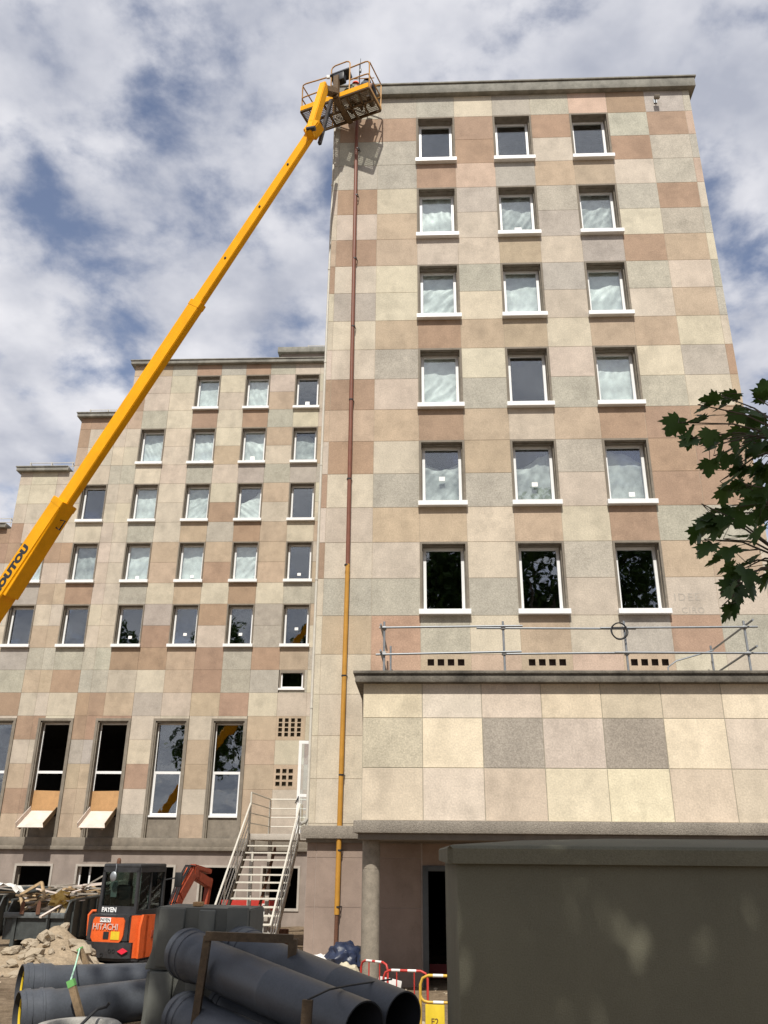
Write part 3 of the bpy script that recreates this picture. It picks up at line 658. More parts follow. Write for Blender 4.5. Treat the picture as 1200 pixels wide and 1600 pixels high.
for r in range(-8, 16):
    for d in range(-2, 22):
        x1 = -4.5615-1.1765*(d-1); x0 = x1-1.1765; x1 = min(x1, -1.9)
        if x0 >= x1: continue
        for za, zb_, zt in zones:
            a, b = max(x0, za), min(x1, zb_)
            if b-a < .04: continue
            z0, z1 = max(WR+PH*r, 3.3), min(WR+PH*(r+1), zt)
            if z1-z0 < .05: continue
            ch = WCOL.get(r, {}).get(d) or prand.choice('CPTGBPTC')
            t_ = tintof(ch); t_ = tuple(v*.95 for v in t_[:3]) + t_[3:]
            cell = (a, b, z0, z1); hs = [h for h in holes_w+lh if h[0] < b and h[1] > a and h[2] < z1 and h[3] > z0]
            for q in sub_rects(cell, hs): panel(wl_, WY, q, t_, g=0 if any(h in lh for h in hs) else .006)
wl_.build('wall', M_panel, wing, world=True)
for za, zb_, zt in zones:
    for q in sub_rects((za, zb_, 3.3, zt), holes_w+lh): jm.quad([(q[0], WY+.008, q[2]), (q[1], WY+.008, q[2]), (q[1], WY+.008, q[3]), (q[0], WY+.008, q[3])])
jm.build('mortar', mat('warm_mortar', (.31, .26, .20), rough=.95), wing, world=True)
sh = MB(); zprev = 0
for (za, zb_, zt), nz in zip(zones, [21.53, 18.78, 16.03, 0]):
    if nz: sh.quad([(za, 46, nz), (za, WY+.008, nz), (za, WY+.008, zt), (za, 46, zt)], tintof('B'))
sh.build('side_wall', M_panel, wing, world=True)
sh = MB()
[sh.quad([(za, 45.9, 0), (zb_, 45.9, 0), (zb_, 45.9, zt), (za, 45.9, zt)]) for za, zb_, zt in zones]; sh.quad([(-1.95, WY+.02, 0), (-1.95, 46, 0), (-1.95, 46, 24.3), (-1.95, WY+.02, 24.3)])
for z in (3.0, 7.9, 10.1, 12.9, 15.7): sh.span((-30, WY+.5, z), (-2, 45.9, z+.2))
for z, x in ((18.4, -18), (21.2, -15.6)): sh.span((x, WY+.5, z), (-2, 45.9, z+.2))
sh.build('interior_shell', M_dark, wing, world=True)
for (za, zb_, zt) in zones:
    c = MB(); c.span((za-.17, WY-.2, zt), (zb_-(.0 if zb_ > -5 else .17), 46, zt+.17), .012); c.span((za-.2, WY-.24, zt+.17), (zb_-(.0 if zb_ > -5 else .2), 46, zt+.22), .008)
    c.build('cornice', M_corn, wing, world=True)
c = MB(); c.span((-6.9, 36.2, 25.6), (-1.9, 44, 26.3)); c.build('rooftop_plant_room', M_render, wing, world=True)
c = MB(); c.span((-7.05, 36.0, 26.3), (-1.9, 44, 26.6), .01); c.build('plant_room_roof', M_corn, wing, world=True)
FW = {(4, 2): 'full', (4, 1): 'full', (3, 3): 'full', (3, 2): 'full', (3, 1): 'full', (3, 0): 'half', (2, 3): 'full', (2, 2): 'full', (2, 1): 'low', (1, 4): 'thin', (1, 3): 'full', (1, 2): 'full', (1, 1): 'full', (1, 5): 'full'}
SW = {(4, 0): (.0, .42, True), (3, 1): (-.05, .4, True), (1, 0): (.0, .45, False), (0, 0): (0, .85, False), (0, 1): (.0, .62, False), (0, 2): (.0, .62, False), (0, 3): (.02, .5, False), (1, 2): (.05, .38, False), (1, 3): (.0, .35, False), (3, 2): (-.02, .3, False)}
for i, (x, z, r, k) in enumerate(win_w):
    q = SW.get((r, k)); place_window(wing, x, WY, z, FW.get((r, k)), q[:2] if q else None, q[2] if q else False, i)
# small basement-stair window
b = MB(); x0, x1, z0, z1 = -5.71, -4.68, 8.97, 9.72
b.span((x0, WY-.01, z0), (x0+.06, WY+.16, z1)); b.span((x1-.06, WY-.01, z0), (x1, WY+.16, z1)); b.span((x0+.06, WY-.01, z1-.1), (x1-.06, WY+.16, z1))
w = b.build('small_window', M_sur, wing, world=True)
b = MB(); b.span((x0+.06, WY+.06, z0+.03), (x0+.12, WY+.1, z1-.1)); b.span((x1-.12, WY+.06, z0+.03), (x1-.06, WY+.1, z1-.1)); b.span((x0+.12, WY+.06, z0+.03), (x1-.12, WY+.1, z0+.10)); b.build('window_frame', M_white, w, world=True)
b = MB(); b.span((x0+.12, WY+.075, z0+.1), (x1-.12, WY+.085, z1-.1)); b.build('pane', M_glass, w, world=True)
b = MB(); b.span((x0-.02, WY-.06, z0-.05), (x1+.02, WY+.1, z0+.03)); b.build('window_sill', M_white, w, world=True)
M_vent2 = mat('vent_olive', (.115, .095, .06), rough=.9)
for x, z, w_ in lat: vent(x, WY, z, w_, wing, M_vent2)
# tall hall windows
for i, c in enumerate(tall):
    s = MB(); y0 = WY-.05
    s.span((c-.72, y0, 3.3), (c-.62, WY+.05, 7.78)); s.span((c+.62, y0, 3.3), (c+.72, WY+.05, 7.78)); s.span((c-.62, y0, 7.68), (c+.62, WY+.05, 7.78))
    s.span((c-.62, WY-.0, 3.3), (c-.57, WY+.35, 7.64)); s.span((c+.57, WY-.0, 3.3), (c+.62, WY+.35, 7.64)); s.span((c-.57, WY, 7.62), (c+.57, WY+.35, 7.68))
    s.span((c-.57, WY+.12, 3.3), (c+.57, WY+.2, 4.05))
    w = s.build('tall_window', M_sur, wing, world=True)
    fr = MB(); yf = WY+.24; broken = i in (2, 3)
    fr.span((c-.57, yf, 4.08), (c-.53, yf+.06, 7.62)); fr.span((c+.53, yf, 4.08), (c+.57, yf+.06, 7.62)); fr.span((c-.53, yf, 5.66), (c+.53, yf+.06, 5.76)); fr.span((c-.53, yf, 7.56), (c+.53, yf+.06, 7.62))
    if not broken: fr.span((c-.53, yf, 4.08), (c+.53, yf+.06, 4.2)); fr.span((c-.47, yf+.005, 5.64-1.44), (c-.53, yf+.055, 5.66)); fr.span((c+.47, yf+.005, 4.2), (c+.53, yf+.055, 5.66))
    fr.build('window_frame', M_white, w, world=True)
    if not broken:
        p = MB(); p.span((c-.53, yf+.025, 4.2), (c+.53, yf+.035, 5.66)); p.span((c-.53, yf+.025, 5.76), (c+.53, yf+.035, 7.56)); p.build('pane', M_glass, w, world=True)
        sl_ = MB(); sl_.span((c-.56, WY+.05, 4.05), (c+.56, yf, 4.12)); sl_.build('window_sill', M_white, w, world=True)
# ledge and basement level
c = MB(); c.span((-30, WY-.06, 3.0), (-1.9, WY+.02, 3.3), .01); c.span((-30, WY-.14, 2.86), (-1.9, WY+.0, 3.0), .01); c.build('ledge', M_sur, wing, world=True)
bt = [(-7.62-2.355*k) for k in range(-1, 8)]
holes_b = [(c-.66, c+.66, .9, 2.28) for c in bt]
c = MB()
for q in sub_rects((-30, -1.9, .0, 2.86), holes_b): c.quad([(q[0], WY, q[2]), (q[1], WY, q[2]), (q[1], WY, q[3]), (q[0], WY, q[3])])
c.build('base_wall', M_render, wing, world=True)
for k, x in enumerate(bt):
    s = MB(); s.span((x-.74, WY-.04, .82), (x-.66, WY+.25, 2.36)); s.span((x+.66, WY-.04, .82), (x+.74, WY+.25, 2.36)); s.span((x-.66, WY-.04, 2.28), (x+.66, WY+.25, 2.36)); s.span((x-.66, WY-.04, .82), (x+.66, WY+.25, .9))
    w = s.build('basement_window', M_palest, wing, world=True)
    s = MB(); s.span((x-.66, WY+.2, .9), (x-.60, WY+.26, 2.28)); s.span((x-.28, WY+.21, .9), (x-.22, WY+.26, 2.28)) if k in (3, 2) else None
    s.build('window_frame', M_white if k in (2, 3) else M_sur, w, world=True)
# plywood boards and rubble chutes in two of the tall windows
for i, (c, nm) in enumerate(((tall[2], 'right'), (tall[3], 'left'))):
    b = MB(); b.box((c+.0, WY+.22, 4.62), (1.12, .02, .78), Matrix.Rotation(R(1.2 if i else -1.0), 3, 'Y'))
    single('plywood_board', b, M_plywood, (c, WY+.22, 4.2), 'orange plywood board closing the tall window above the %s rubble chute' % ('stained' if i == 0 else 'clean white'), 'board', 'plywood boards in the tall windows')
    ch = thing('rubble_chute', (c, WY, 4.2), ('white plywood rubble chute with stained floor, under the right boarded tall window' if i == 0 else 'clean white plywood rubble chute with broken side board, under the left boarded window'), 'chute', 0, 'rubble chutes below the boarded windows')
    a0, a1 = Vector((0, .15, .05)), Vector((0, -.92, -.58)); n = Vector((0, (a1.z-a0.z), -(a1.y-a0.y))).normalized()
    b = MB(); b.bar(a0, a1, 1.02, .022, n); b.build('chute_floor', M_formply, ch)
    for sx in (-1, 1):
        b = MB(); b.bar(a0+Vector((sx*.52, 0, 0))+n*.09, a1+Vector((sx*.52, 0, 0))+n*.09, .022, .2, n); b.build('side_board', M_formply if sx < 0 else M_wood, ch)
        b = MB(); b.bar(a0+Vector((sx*.40, 0, 0))-n*.05, a1+Vector((sx*.40, 0, 0))-n*.05, .06, .07, n); b.build('bearer', M_wood, ch)

# thin roof rails on the stepped roofs
for (x0, x1, z, lab) in ((-15.5, -13.7, 21.83, 'low white safety rail on the second roof step, beside the yellow boom'), (-17.9, -15.8, 19.08, 'low white safety rail on the third roof step'), (-20.5, -18.2, 16.33, 'low white safety rail on the lowest roof step at the picture edge'), (-5.6, -2.2, 26.6, 'thin white rail on the roof plant room beside the tower')):
    yb = WY+.3 if z < 25 else 36.4
    t = thing('roof_rail', (x0, yb, z), lab, 'safety rail', 0, 'roof safety rails')
    L_ = x1-x0
    for zz in (.12, .30):
        b = MB(); b.tube([(0, 0, zz), (L_, 0, zz)], .018, 6); b.build('rail', M_steelw, t)
    for j in range(3):
        b = MB(); b.tube([(L_*j/2*.94+.05, 0, 0), (L_*j/2*.94+.05, 0, .34)], .018, 6); b.tube([(L_*j/2*.94+.05, 0, .3), (L_*j/2*.94+.05, .8, 0)], .015, 6); b.build('rail_post', M_steelw, t)

# ------------------------------------------------------------------ outdoor steel stair
stx0, stx1 = -4.80, -3.43
st = thing('steel_staircase', (-4.1, 24, .3), 'cream painted open steel staircase rising to the landing beside the tower', 'staircase')
S0 = Vector(st.location)
def sp_(x, y, z): return Vector((x, y, z)) - S0
b = MB(); b.span(sp_(stx0-.05, 25.0, 3.14), sp_(-2.5, 28.4, 3.30), .01); b.build('landing', M_palest, st)
ntr = 16; rise, run = .178, .25
for k in range(ntr):
    z, y = 3.0-rise*k, 24.8-run*k
    b = MB(); b.span(sp_(stx0+.03, y-.14, z-.035), sp_(stx1-.03, y+.12, z), .004); b.build('tread', M_steelw, st)
yb, zb2 = 24.8-run*ntr, 3.0-rise*ntr
for x in (stx0, stx1):
    b = MB(); b.bar(sp_(x, 25.0, 3.05), sp_(x, yb, zb2), .03, .22, (0, 0, 1)); b.build('stringer', M_steelw if x > -4 else M_sur, st)
b = MB(); b.bar(sp_(-4.05, 25.0, 2.92), sp_(-4.05, yb, zb2-.12), .05, .1, (0, 0, 1)); b.build('centre_stringer', M_rust, st)
for x, ye in ((stx0-.02, 0), (stx1+.02, 0)):
    for j, h in enumerate((1.05, .78, .52, .26)):
        b = MB(); b.tube([sp_(x, 25.0, 3.05+h), sp_(x, yb+.1, zb2+h+.07)], .027 if j == 0 else .016, 8); b.build('handrail', M_steelw, st)
    for k in (0, 5, 10, 15):
        y, z = 24.9-run*k, 3.0-rise*k; b = MB(); b.tube([sp_(x, y, z-.1), sp_(x, y, z+1.03)], .02, 8); b.build('rail_post', M_steelw, st)
for j, h in enumerate((1.1, .82, .55, .28)):
    b = MB(); b.tube([sp_(stx0-.02, 25.05, 3.3+h), sp_(stx0-.02, 28.3, 3.3+h), sp_(-2.6, 28.3, 3.3+h)], .022 if j == 0 else .016, 8); b.build('landing_rail', M_steelw, st)
for x, y in ((stx0-.02, 25.05), (stx0-.02, 28.3), (-3.3, 28.3)):
    b = MB(); b.tube([sp_(x, y, 3.3), sp_(x, y, 4.42)], .026, 8); b.build('rail_post', M_steelw, st)
for x, y in ((-4.75, 25.3), (-4.25, 25.3), (-4.75, 28.2), (-2.7, 25.3)):
    b = MB(); b.span(sp_(x-.05, y-.05, .2), sp_(x+.05, y+.05, 3.14)); b.build('support_post', M_steelw if x < -4.5 else M_palest, st)
# open glazed door at the landing
dr = thing('glazed_door', (-2.5, 25.3, 3.32), 'white framed glazed door standing open at the top of the steel stair', 'door', R(2))
b = MB(); b.span((-1.05, -.03, 0), (-.96, .03, 2.55)); b.span((-.09, -.03, 0), (0, .03, 2.55)); b.span((-.96, -.03, 0), (-.09, .03, .1)); b.span((-.96, -.03, 2.46), (-.09, .03, 2.55)); b.span((-.96, -.03, .98), (-.09, .03, 1.06)); b.build('door_frame', M_white, dr)
b = MB(); b.span((-.96, -.006, .1), (-.09, .006, .98)); b.span((-.96, -.006, 1.06), (-.09, .006, 2.46)); b.build('pane', M_glass, dr)
b = MB(); b.bar((-1.0, -.05, 1.0), (-1.0, -.05, .86), .02, .02); b.bar((-1.0, -.05, .98), (-1.08, -.09, .8), .025, .02); b.build('handle', M_blk, dr)

# things under and behind the stair
b = MB(); b.lathe((-4.48, 26.2, .9), (0, 0, 1), [(0, .30), (.18, .31), (.34, .25), (.45, .14), (.50, .06), (.56, .06), (.56, 0)], 24); b.lathe((-4.48, 26.2, .3), (0, 0, 1), [(0, .26), (.6, .30)], 20)
single('white_tank', b, M_gwhite, (-4.48, 26.2, .3), 'white domed plastic tank seen through the lower stair treads', 'tank')
b = MB(); b.span((-6.3, 28.9, 1.12), (-4.5, 28.95, 1.42)); b.bar((-6.1, 28.97, .3), (-6.1, 28.97, 1.4), .06, .05); b.bar((-4.8, 28.97, .3), (-4.8, 28.97, 1.4), .06, .05)
single('red_barrier_board', b, M_red, (-5.4, 28.9, .3), 'long bright red barrier board behind the stair', 'barrier')
b = MB(); b.span((-4.15, 25.6, .3), (-3.6, 26.0, .55)); b.span((-4.1, 25.65, .55), (-3.7, 25.95, .85), .02)
single('crate_stack', b, M_rust, (-3.9, 25.8, .3), 'low rusty brown crates under the stair beside the tank', 'crate')

# ------------------------------------------------------------------ boom lift
H = at(487, 208, 17.6); B = at(2, 935, 20.8); bd = (H-B).normalized()
base = B - bd*((B.z-2.9)/bd.z)
lift = thing('boom_lift', (base.x, base.y, gz(base.x, base.y)), 'yellow telescopic boom lift reaching up to the roof corner of the tower', 'boom lift')
Z0 = Vector(lift.location)
def lp(p): return Vector(p)-Z0
bu = Vector((0, 0, 1)); bu = (bu - bd*bu.dot(bd)).normalized(); bx_ = bd.cross(bu)
sdn = bx_ if bx_.dot(EYE-B) > 0 else -bx_
J1, J2 = at(305, 468, 18.6), at(113, 795, 19.9)
J1 = B + bd*((J1-B).dot(bd)); J2 = B + bd*((J2-B).dot(bd))
b = MB(); b.bar(lp(base), lp(J2), .50, .44, bu, .02); sec = b.build('boom_section', M_yel, lift)
b = MB(); b.bar(lp(J2-bd*2.8-bu*.24), lp(J2-bd*.25-bu*.215), .44, .17, bu, .01, .44, .03); b.build('nose_plate', M_yel, sec)
b = MB(); b.bar(lp(J2), lp(J1), .22, .425, bu, .018); b.build('boom_section', M_yel, lift)
b = MB(); b.bar(lp(J1), lp(H), .18, .335, bu, .015, .16, .28); b.bar(lp(H-bd*.02), lp(H), .1, .1, bu, .015); b.build('boom_section', M_yel, lift)
for J, w, h in ((J2, .515, .452), (J1, .235, .437)):
    b = MB(); b.bar(lp(J-bd*.16), lp(J+bd*.02), w, h, bu, .012); b.build('boom_collar', M_yel, lift)
b = MB(); b.tube([lp(J2-bu*.2-bd*.45), lp(J2-bu*.40-bd*.38), lp(J2-bu*.40-bd*.66), lp(J2-bu*.2-bd*.66)], .018, 8); b.build('hose_eye', M_black, lift)
for f_ in (.25, .55, .8):
    p = J1+(H-J1)*f_; b = MB(); b.lathe(lp(p+sdn*.088), sdn, [(0, .035), (.015, .035), (.02, .02), (.02, 0)], 12); b.build('bolt', M_blk, lift)
# lettering on the side that faces the camera
tl = at(6, 930, 20.8); tpos = B + bd*((tl-B).dot(bd)) + sdn*.252 - bu*.09
text_part('lettering', 'LOUTOU', .325, M_blk, lift, lp(tpos), bd, bu if bd.cross(bu).dot(sdn) > 0 else -bu, .085, 1.1, .002, .88)
# jib, head and basket
JT = at(507, 134, 17.95)
jd = (JT-H).normalized(); jx = Vector((1, -.35, 0)).normalized(); ju = jx.cross(jd)
b = MB(); b.bar(lp(H-bd*.1+sdn*.02), lp(H+bd*.32), .34, .36, bu, .03); b.build('boom_head', M_yel, lift)
b = MB(); b.bar(lp(H-jd*.25+Vector((.0, -.12, 0))), lp(JT), .20, .26, ju, .02); jib = b.build('jib', M_yel, lift)
b = MB(); b.bar(lp(H+Vector((.22, .1, -.3))), lp(JT+Vector((.2, .12, -.45))), .09, .10, ju, .01); b.build('levelling_cylinder', M_dkgrey, jib)
b = MB(); b.tube([lp(H+Vector((-.1, -.24, -.12))), lp(H+Vector((.14, -.3, -.14)))], .07, 14); b.build('pivot_pin', M_dkgrey, jib)
ub, vb = Vector((.935, -.354, 0)), Vector((.354, .935, 0)); ZF = 23.62; BL, BW = 2.25, .90
O = Vector((-3.452, 18.82, ZF)) ; O = Vector((-2.34, 18.40, ZF)) - ub*1.2
def bp_(a, c, z): return lp(O + ub*a + vb*c + Vector((0, 0, z)))
bk = MB(); w_ = .05
for a, c, a2, c2 in ((0, 0, BL, 0), (BL, 0, BL, BW), (BL, BW, 0, BW), (0, BW, 0, 0)): bk.bar(bp_(a, c, 0), bp_(a2, c2, 0), w_, .06)
for i in range(1, 6): bk.bar(bp_(BL*i/6, 0, -.01), bp_(BL*i/6, BW, -.01), .05, .05)
bk.bar(bp_(0, BW*.5, -.01), bp_(BL, BW*.5, -.01), .05, .05)
basket = bk.build('basket', M_brown, lift)
gb = MB()
for i in range(60): gb.bar(bp_(.04+(BL-.08)*i/59, .02, .035), bp_(.04+(BL-.08)*i/59, BW-.02, .035), .012, .02)
for i in range(16): gb.bar(bp_(.02, .03+(BW-.06)*i/15, .035), bp_(BL-.02, .03+(BW-.06)*i/15, .035), .010, .016)
gb.build('floor_grating', M_brown, basket)
tb = MB(); tb.bar(bp_(0, -.02, .09), bp_(BL, -.02, .09), .03, .17); tb.build('toe_board', M_yel, basket)
tb = MB(); tb.bar(bp_(BL+.02, 0, .06), bp_(BL+.02, BW, .06), .02, .10); tb.build('toe_board', M_yrust, basket)
def rail(pts, r=.021, m=M_yrust, nm='rail'):
    q = MB(); q.tube([bp_(*p) for p in pts], r, 8); q.build(nm, m, basket)
c = .12
gx0, gx1 = 1.0, 1.62    # raised gate hoop
rail([(gx0, 0, 1.02), (c, 0, 1.1), (.03, 0, 1.07), (0, .03, 1.0), (0, .06, .06)]); rail([(gx1, 0, 1.08), (BL-c, 0, 1.1), (BL-.03, 0, 1.07), (BL, .03, 1.0), (BL, .05, .06)])
rail([(gx0, 0, .56), (c, 0, .56), (.02, 0, .54), (0, .05, .5)]); rail([(gx1, 0, .58), (BL-c, 0, .58), (BL-.02, 0, .56), (BL, .05, .52)]); rail([(gx1, .3, .95), (BL-.05, .5, .95)], .014)
rail([(gx0, 0, .05), (gx0, 0, 1.28), (gx0+.04, 0, 1.36), (gx0+.12, 0, 1.4), (gx1-.12, 0, 1.4), (gx1-.04, 0, 1.36), (gx1, 0, 1.28), (gx1, 0, .05)])
for zz in (.55, 1.08): rail([(0, .04, zz), (0, BW-.04, zz)], .02); rail([(BL, .04, zz), (BL, BW-.04, zz)], .02)
rail([(0, BW, .05), (0, BW, 1.02), (.04, BW, 1.09), (.14, BW, 1.1), (BL-.14, BW, 1.1), (BL-.04, BW, 1.09), (BL, BW, 1.02), (BL, BW, .05)]); rail([(0, BW, .56), (BL, BW, .56)], .017)
for a in (.62, 1.75): rail([(a, BW, .05), (a, BW, 1.1)], .018, M_yrust, 'rail_post')
rail([(BL-.3, 0, .1), (BL-.3, 0, 1.1)], .016, M_blk, 'rail_post')
cb = MB(); cb.box(bp_(1.28, .10, 1.0), (.62, .30, .16), Matrix.Rotation(math.atan2(ub.y, ub.x), 3, 'Z') @ Matrix.Rotation(R(-28), 3, 'X'), .02); cb.build('control_console', M_dkgrey, basket)
cb = MB(); cb.box(bp_(1.30, -.02, .74), (.36, .22, .30), Matrix.Rotation(math.atan2(ub.y, ub.x), 3, 'Z'), .03); cb.build('console_box', M_blk, basket)
cb = MB(); cb.box(bp_(.98, -.16, .82), (.10, .06, .12), None, .012); cb.build('work_light', M_gwhite, basket)
cb = MB(); cb.bar(lp(JT+Vector((.02, .05, -.12))), bp_(1.25, -.12, .1), .22, .22, (0, 0, 1), .02); cb.bar(bp_(1.25, -.12, -.12), bp_(1.25, -.12, .75), .12, .16, ub); cb.bar(bp_(1.25, -.12, -.1), bp_(1.25, BW, -.07), .14, .1); cb.build('basket_mount', M_brown, lift)
cb = MB(); cb.tube([bp_(BL-.26, -.04, 1.25), bp_(BL-.26, -.05, .82)], .008, 6); cb.box(bp_(BL-.26, -.05, .74), (.07, .05, .14), None, .012); cb.build('hanging_controller', M_blk, basket)
# machine at the foot of the boom (outside the picture, left)
b = MB(); b.span((-3.3, -3.3, .45), (-1.1, .5, .95), .05); b.build('chassis', M_dkgrey, lift)
for sx in (-1, 1):
    for sy in (-1, 1):
        b = MB(); b.lathe((sx*.95-2.2, sy*1.45-1.4, .48), (sx, 0, 0), [(0, .1), (0, .40), (.05, .48), (.32, .48), (.38, .40), (.38, .22), (.34, .2), (.34, 0)], 26); w = b.build('wheel', M_black, lift)
        b = MB(); b.lathe((sx*.95-2.2, sy*1.45-1.4, .48), (sx, 0, 0), [(.345, 0), (.345, .2), (.36, .22)], 20); b.build('rim', M_yel, w)
b = MB(); b.span((-3.1, -3.0, 1.0), (-1.2, .1, 1.6), .08); b.span((-2.4, -2.0, 1.6), (-1.5, .0, 2.2), .06); b.bar((-1.95, -1.0, 2.0), (0, 0, 1.75), .4, .45); b.build('turntable', M_yel, lift)

# workers in the basket
def skin_person(name, label, joints, radii, edges, parts):
    me = bpy.data.meshes.new(name); bm_ = bmesh.new(); lay = bm_.verts.layers.skin.verify(); vs = {}
    org = joints['pelvis'].copy(); org.z = ZF+.045
    for k, p in joints.items():
        v = bm_.verts.new(p-org); v[lay].radius = (radii[k], radii[k]); vs[k] = v
        v[lay].use_root = (k == 'pelvis')
    for a, c_ in edges: bm_.edges.new((vs[a], vs[c_]))
    bm_.to_mesh(me); bm_.free(); me.materials.append(parts['mat'])
    o = bpy.data.objects.new(name, me); col.objects.link(o); o.location = org
    sk = o.modifiers.new('skin', 'SKIN'); sk.use_smooth_shade = True
    ss = o.modifiers.new('subsurf', 'SUBSURF'); ss.levels = 1; ss.render_levels = 1
    return tag(o, label, 'person')
def crouch(cx, cy, face, label, upper, hat):
    fx = (ub*math.cos(face)+vb*math.sin(face)); sx = Vector((-fx.y, fx.x, 0)); Zv = Vector((0, 0, 1))
    o0 = O + ub*cx + vb*cy + Vector((0, 0, .05))
    P = lambda f, s, z: o0 + fx*f + sx*s + Zv*(z*1.16)
    J, Rr, E = {}, {}, []
    def j(n, p, r): J[n] = p; Rr[n] = r
    j('pelvis', P(-.12, 0, .30), .14); j('belly', P(-.02, 0, .46), .135); j('chest', P(.10, 0, .62), .15); j('neck', P(.17, 0, .75), .055); j('skull', P(.21, 0, .86), .09); j('brow', P(.215, 0, .92), .085)
    E += [('pelvis', 'belly'), ('belly', 'chest'), ('chest', 'neck'), ('neck', 'skull'), ('skull', 'brow')]
    for s, n in ((1, 'l'), (-1, 'r')):
        j('hip'+n, P(-.10, s*.10, .27), .09); j('knee'+n, P(.26, s*.17, .40 if s > 0 else .10), .065); j('ankle'+n, P(.12 if s > 0 else -.12, s*.15, .07), .045); j('toe'+n, P(.27 if s > 0 else -.02, s*.16, .03), .035)
        E += [('pelvis', 'hip'+n), ('hip'+n, 'knee'+n), ('knee'+n, 'ankle'+n), ('ankle'+n, 'toe'+n)]
        j('sh'+n, P(.12, s*.19, .66), .06); j('el'+n, P(.30, s*.23, .48), .045); j('wr'+n, P(.48, s*.14, .50), .032); j('palm'+n, P(.53, s*.13, .50), .028)
        E += [('chest', 'sh'+n), ('sh'+n, 'el'+n), ('el'+n, 'wr'+n), ('wr'+n, 'palm'+n)]
        for q in range(4):
            a1 = P(.575, s*(.10+.02*q), .50); a2 = P(.60-.004*abs(q-1), s*(.10+.02*q), .475)
            j('f%d%s' % (q, n), a1, .009); j('g%d%s' % (q, n), a2, .008); E += [('palm'+n, 'f%d%s' % (q, n)), ('f%d%s' % (q, n), 'g%d%s' % (q, n))]
        j('th'+n, P(.55, s*.085, .49), .009); E.append(('palm'+n, 'th'+n))
    o = skin_person('person', label, J, Rr, E, {'mat': M_skin}); L0 = Vector(o.location)
    def cl(n, pts, m):
        q = MB(); q.tube([p-L0 for p, r in pts], [r for p, r in pts], 12); return q.build(n, m, o, True)
    cl('jacket', [(P(-.16, 0, .30), .15), (P(-.02, 0, .46), .165), (P(.08, 0, .60), .185), (P(.14, 0, .69), .15), (P(.17, 0, .74), .075)], upper)
    for s in (1, -1):
        cl('sleeve', [(P(.11, s*.15, .66), .085), (P(.14, s*.20, .65), .08), (P(.30, s*.23, .48), .062), (P(.45, s*.155, .50), .047)], upper)
        cl('trouser_leg', [(P(-.14, s*.07, .29), .13), (P(.05, s*.13, .33 if s > 0 else .2), .105), (P(.26, s*.17, .40 if s > 0 else .10), .085), (P(.2 if s > 0 else .05, s*.16, .2 if s > 0 else .08), .075), (P(.12 if s > 0 else -.10, s*.15, .09), .06)], M_cloth)
        cl('boot', [(P(.07 if s > 0 else -.16, s*.15, .05), .055), (P(.2 if s > 0 else -.05, s*.155, .04), .052), (P(.30 if s > 0 else .02, s*.16, .03), .035)], M_blk)
    q = MB(); q.lathe(P(.205, 0, .885)-L0, Zv*1.0+fx*.15, [(0, .125), (.0, .118), (.045, .115), (.09, .09), (.115, .05), (.125, 0)], 18); q.bar(P(.29, 0, .89)-L0, P(.37, 0, .875)-L0, .17, .012); q.build('helmet' if hat is M_hivis else 'cap', hat, o, True)
    q = MB(); q.blob(P(.305, 0, .845)-L0, (.018, .018, .025), 1, 0); q.build('nose', M_skin, o, True)
    for s in (1, -1):
        q = MB(); q.blob(P(.292, s*.035, .87)-L0, (.011, .012, .01), 1, 0); q.build('eye', M_blk, o, True)
    return o
crouch(1.48, .42, R(78), 'worker with orange red helmet crouching in the lift basket beside the console', M_cloth, M_hivis)
crouch(1.92, .46, R(100), 'worker in a navy cap and grey green clothes crouching at the basket end', mat('blue_grey_workwear', (.07, .08, .10), rough=.9, var=.3, scale=12), M_navy)

# ------------------------------------------------------------------ mini excavator
ex = thing('mini_excavator', (-6.27, 20.3, .22), 'orange and black mini excavator seen from behind, boom folded in front of the wing', 'excavator', R(-15)); ex.scale = (.93, .93, .97)
for sx in (-1, 1):
    prof = [(-.85, .0), (.85, .0), (1.0, .1), (1.05, .25), (1.0, .4), (.85, .5), (-.85, .5), (-1.0, .4), (-1.05, .25), (-1.0, .1)]
    b = MB(); b.prism(prof, (sx*.70-.15, 0, 0), (0, 1, 0), (0, 0, 1), (1, 0, 0), .30)
    for i in range(16): b.span((sx*.70-.155, -.9+.115*i, -.015), (sx*.70+.155, -.86+.115*i, .01)); b.span((sx*.70-.155, -.9+.115*i, .49), (sx*.70+.155, -.86+.115*i, .515))
    b.build('track', M_black, ex)
b = MB(); b.span((-.55, -.6, .2), (.55, .6, .45), .03); b.build('undercarriage', M_dkgrey, ex)
plan = [(-.72, -.95), (-.55, -1.08), (.30, -1.10), (.52, -1.0), (.70, -.80), (.74, .55), (-.74, .55)]
b = MB(); b.prism(plan, (0, 0, .50), (1, 0, 0), (0, 1, 0), (0, 0, 1), .10); b.build('deck', M_dkgrey, ex)
low = [(-.75, -.98), (-.56, -1.13), (.32, -1.15), (.56, -1.03), (.60, -.5), (-.6, -.5)]
b = MB(); b.prism(low, (0, 0, .56), (1, 0, 0), (0, 1, 0), (0, 0, 1), .30); b.build('counterweight', M_dkgrey, ex)
upc = [(-.72, -.90), (-.54, -1.06), (.38, -1.08), (.47, -1.02), (.50, -.45), (-.7, -.45)]
b = MB(); b.prism(upc, (0, 0, .86), (1, 0, 0), (0, 1, 0), (0, 0, 1), .52)
bmesh.ops.bevel(b.bm, geom=b.bm.edges[:], offset=.03, segments=2, affect='EDGES'); b.build('engine_cover', M_dkgrey, ex)
rp = [(-.40, .0), (.26, .0), (.34, .07), (.37, .16), (.37, .44), (.33, .50), (-.42, .50), (-.46, .44), (-.48, .10)]
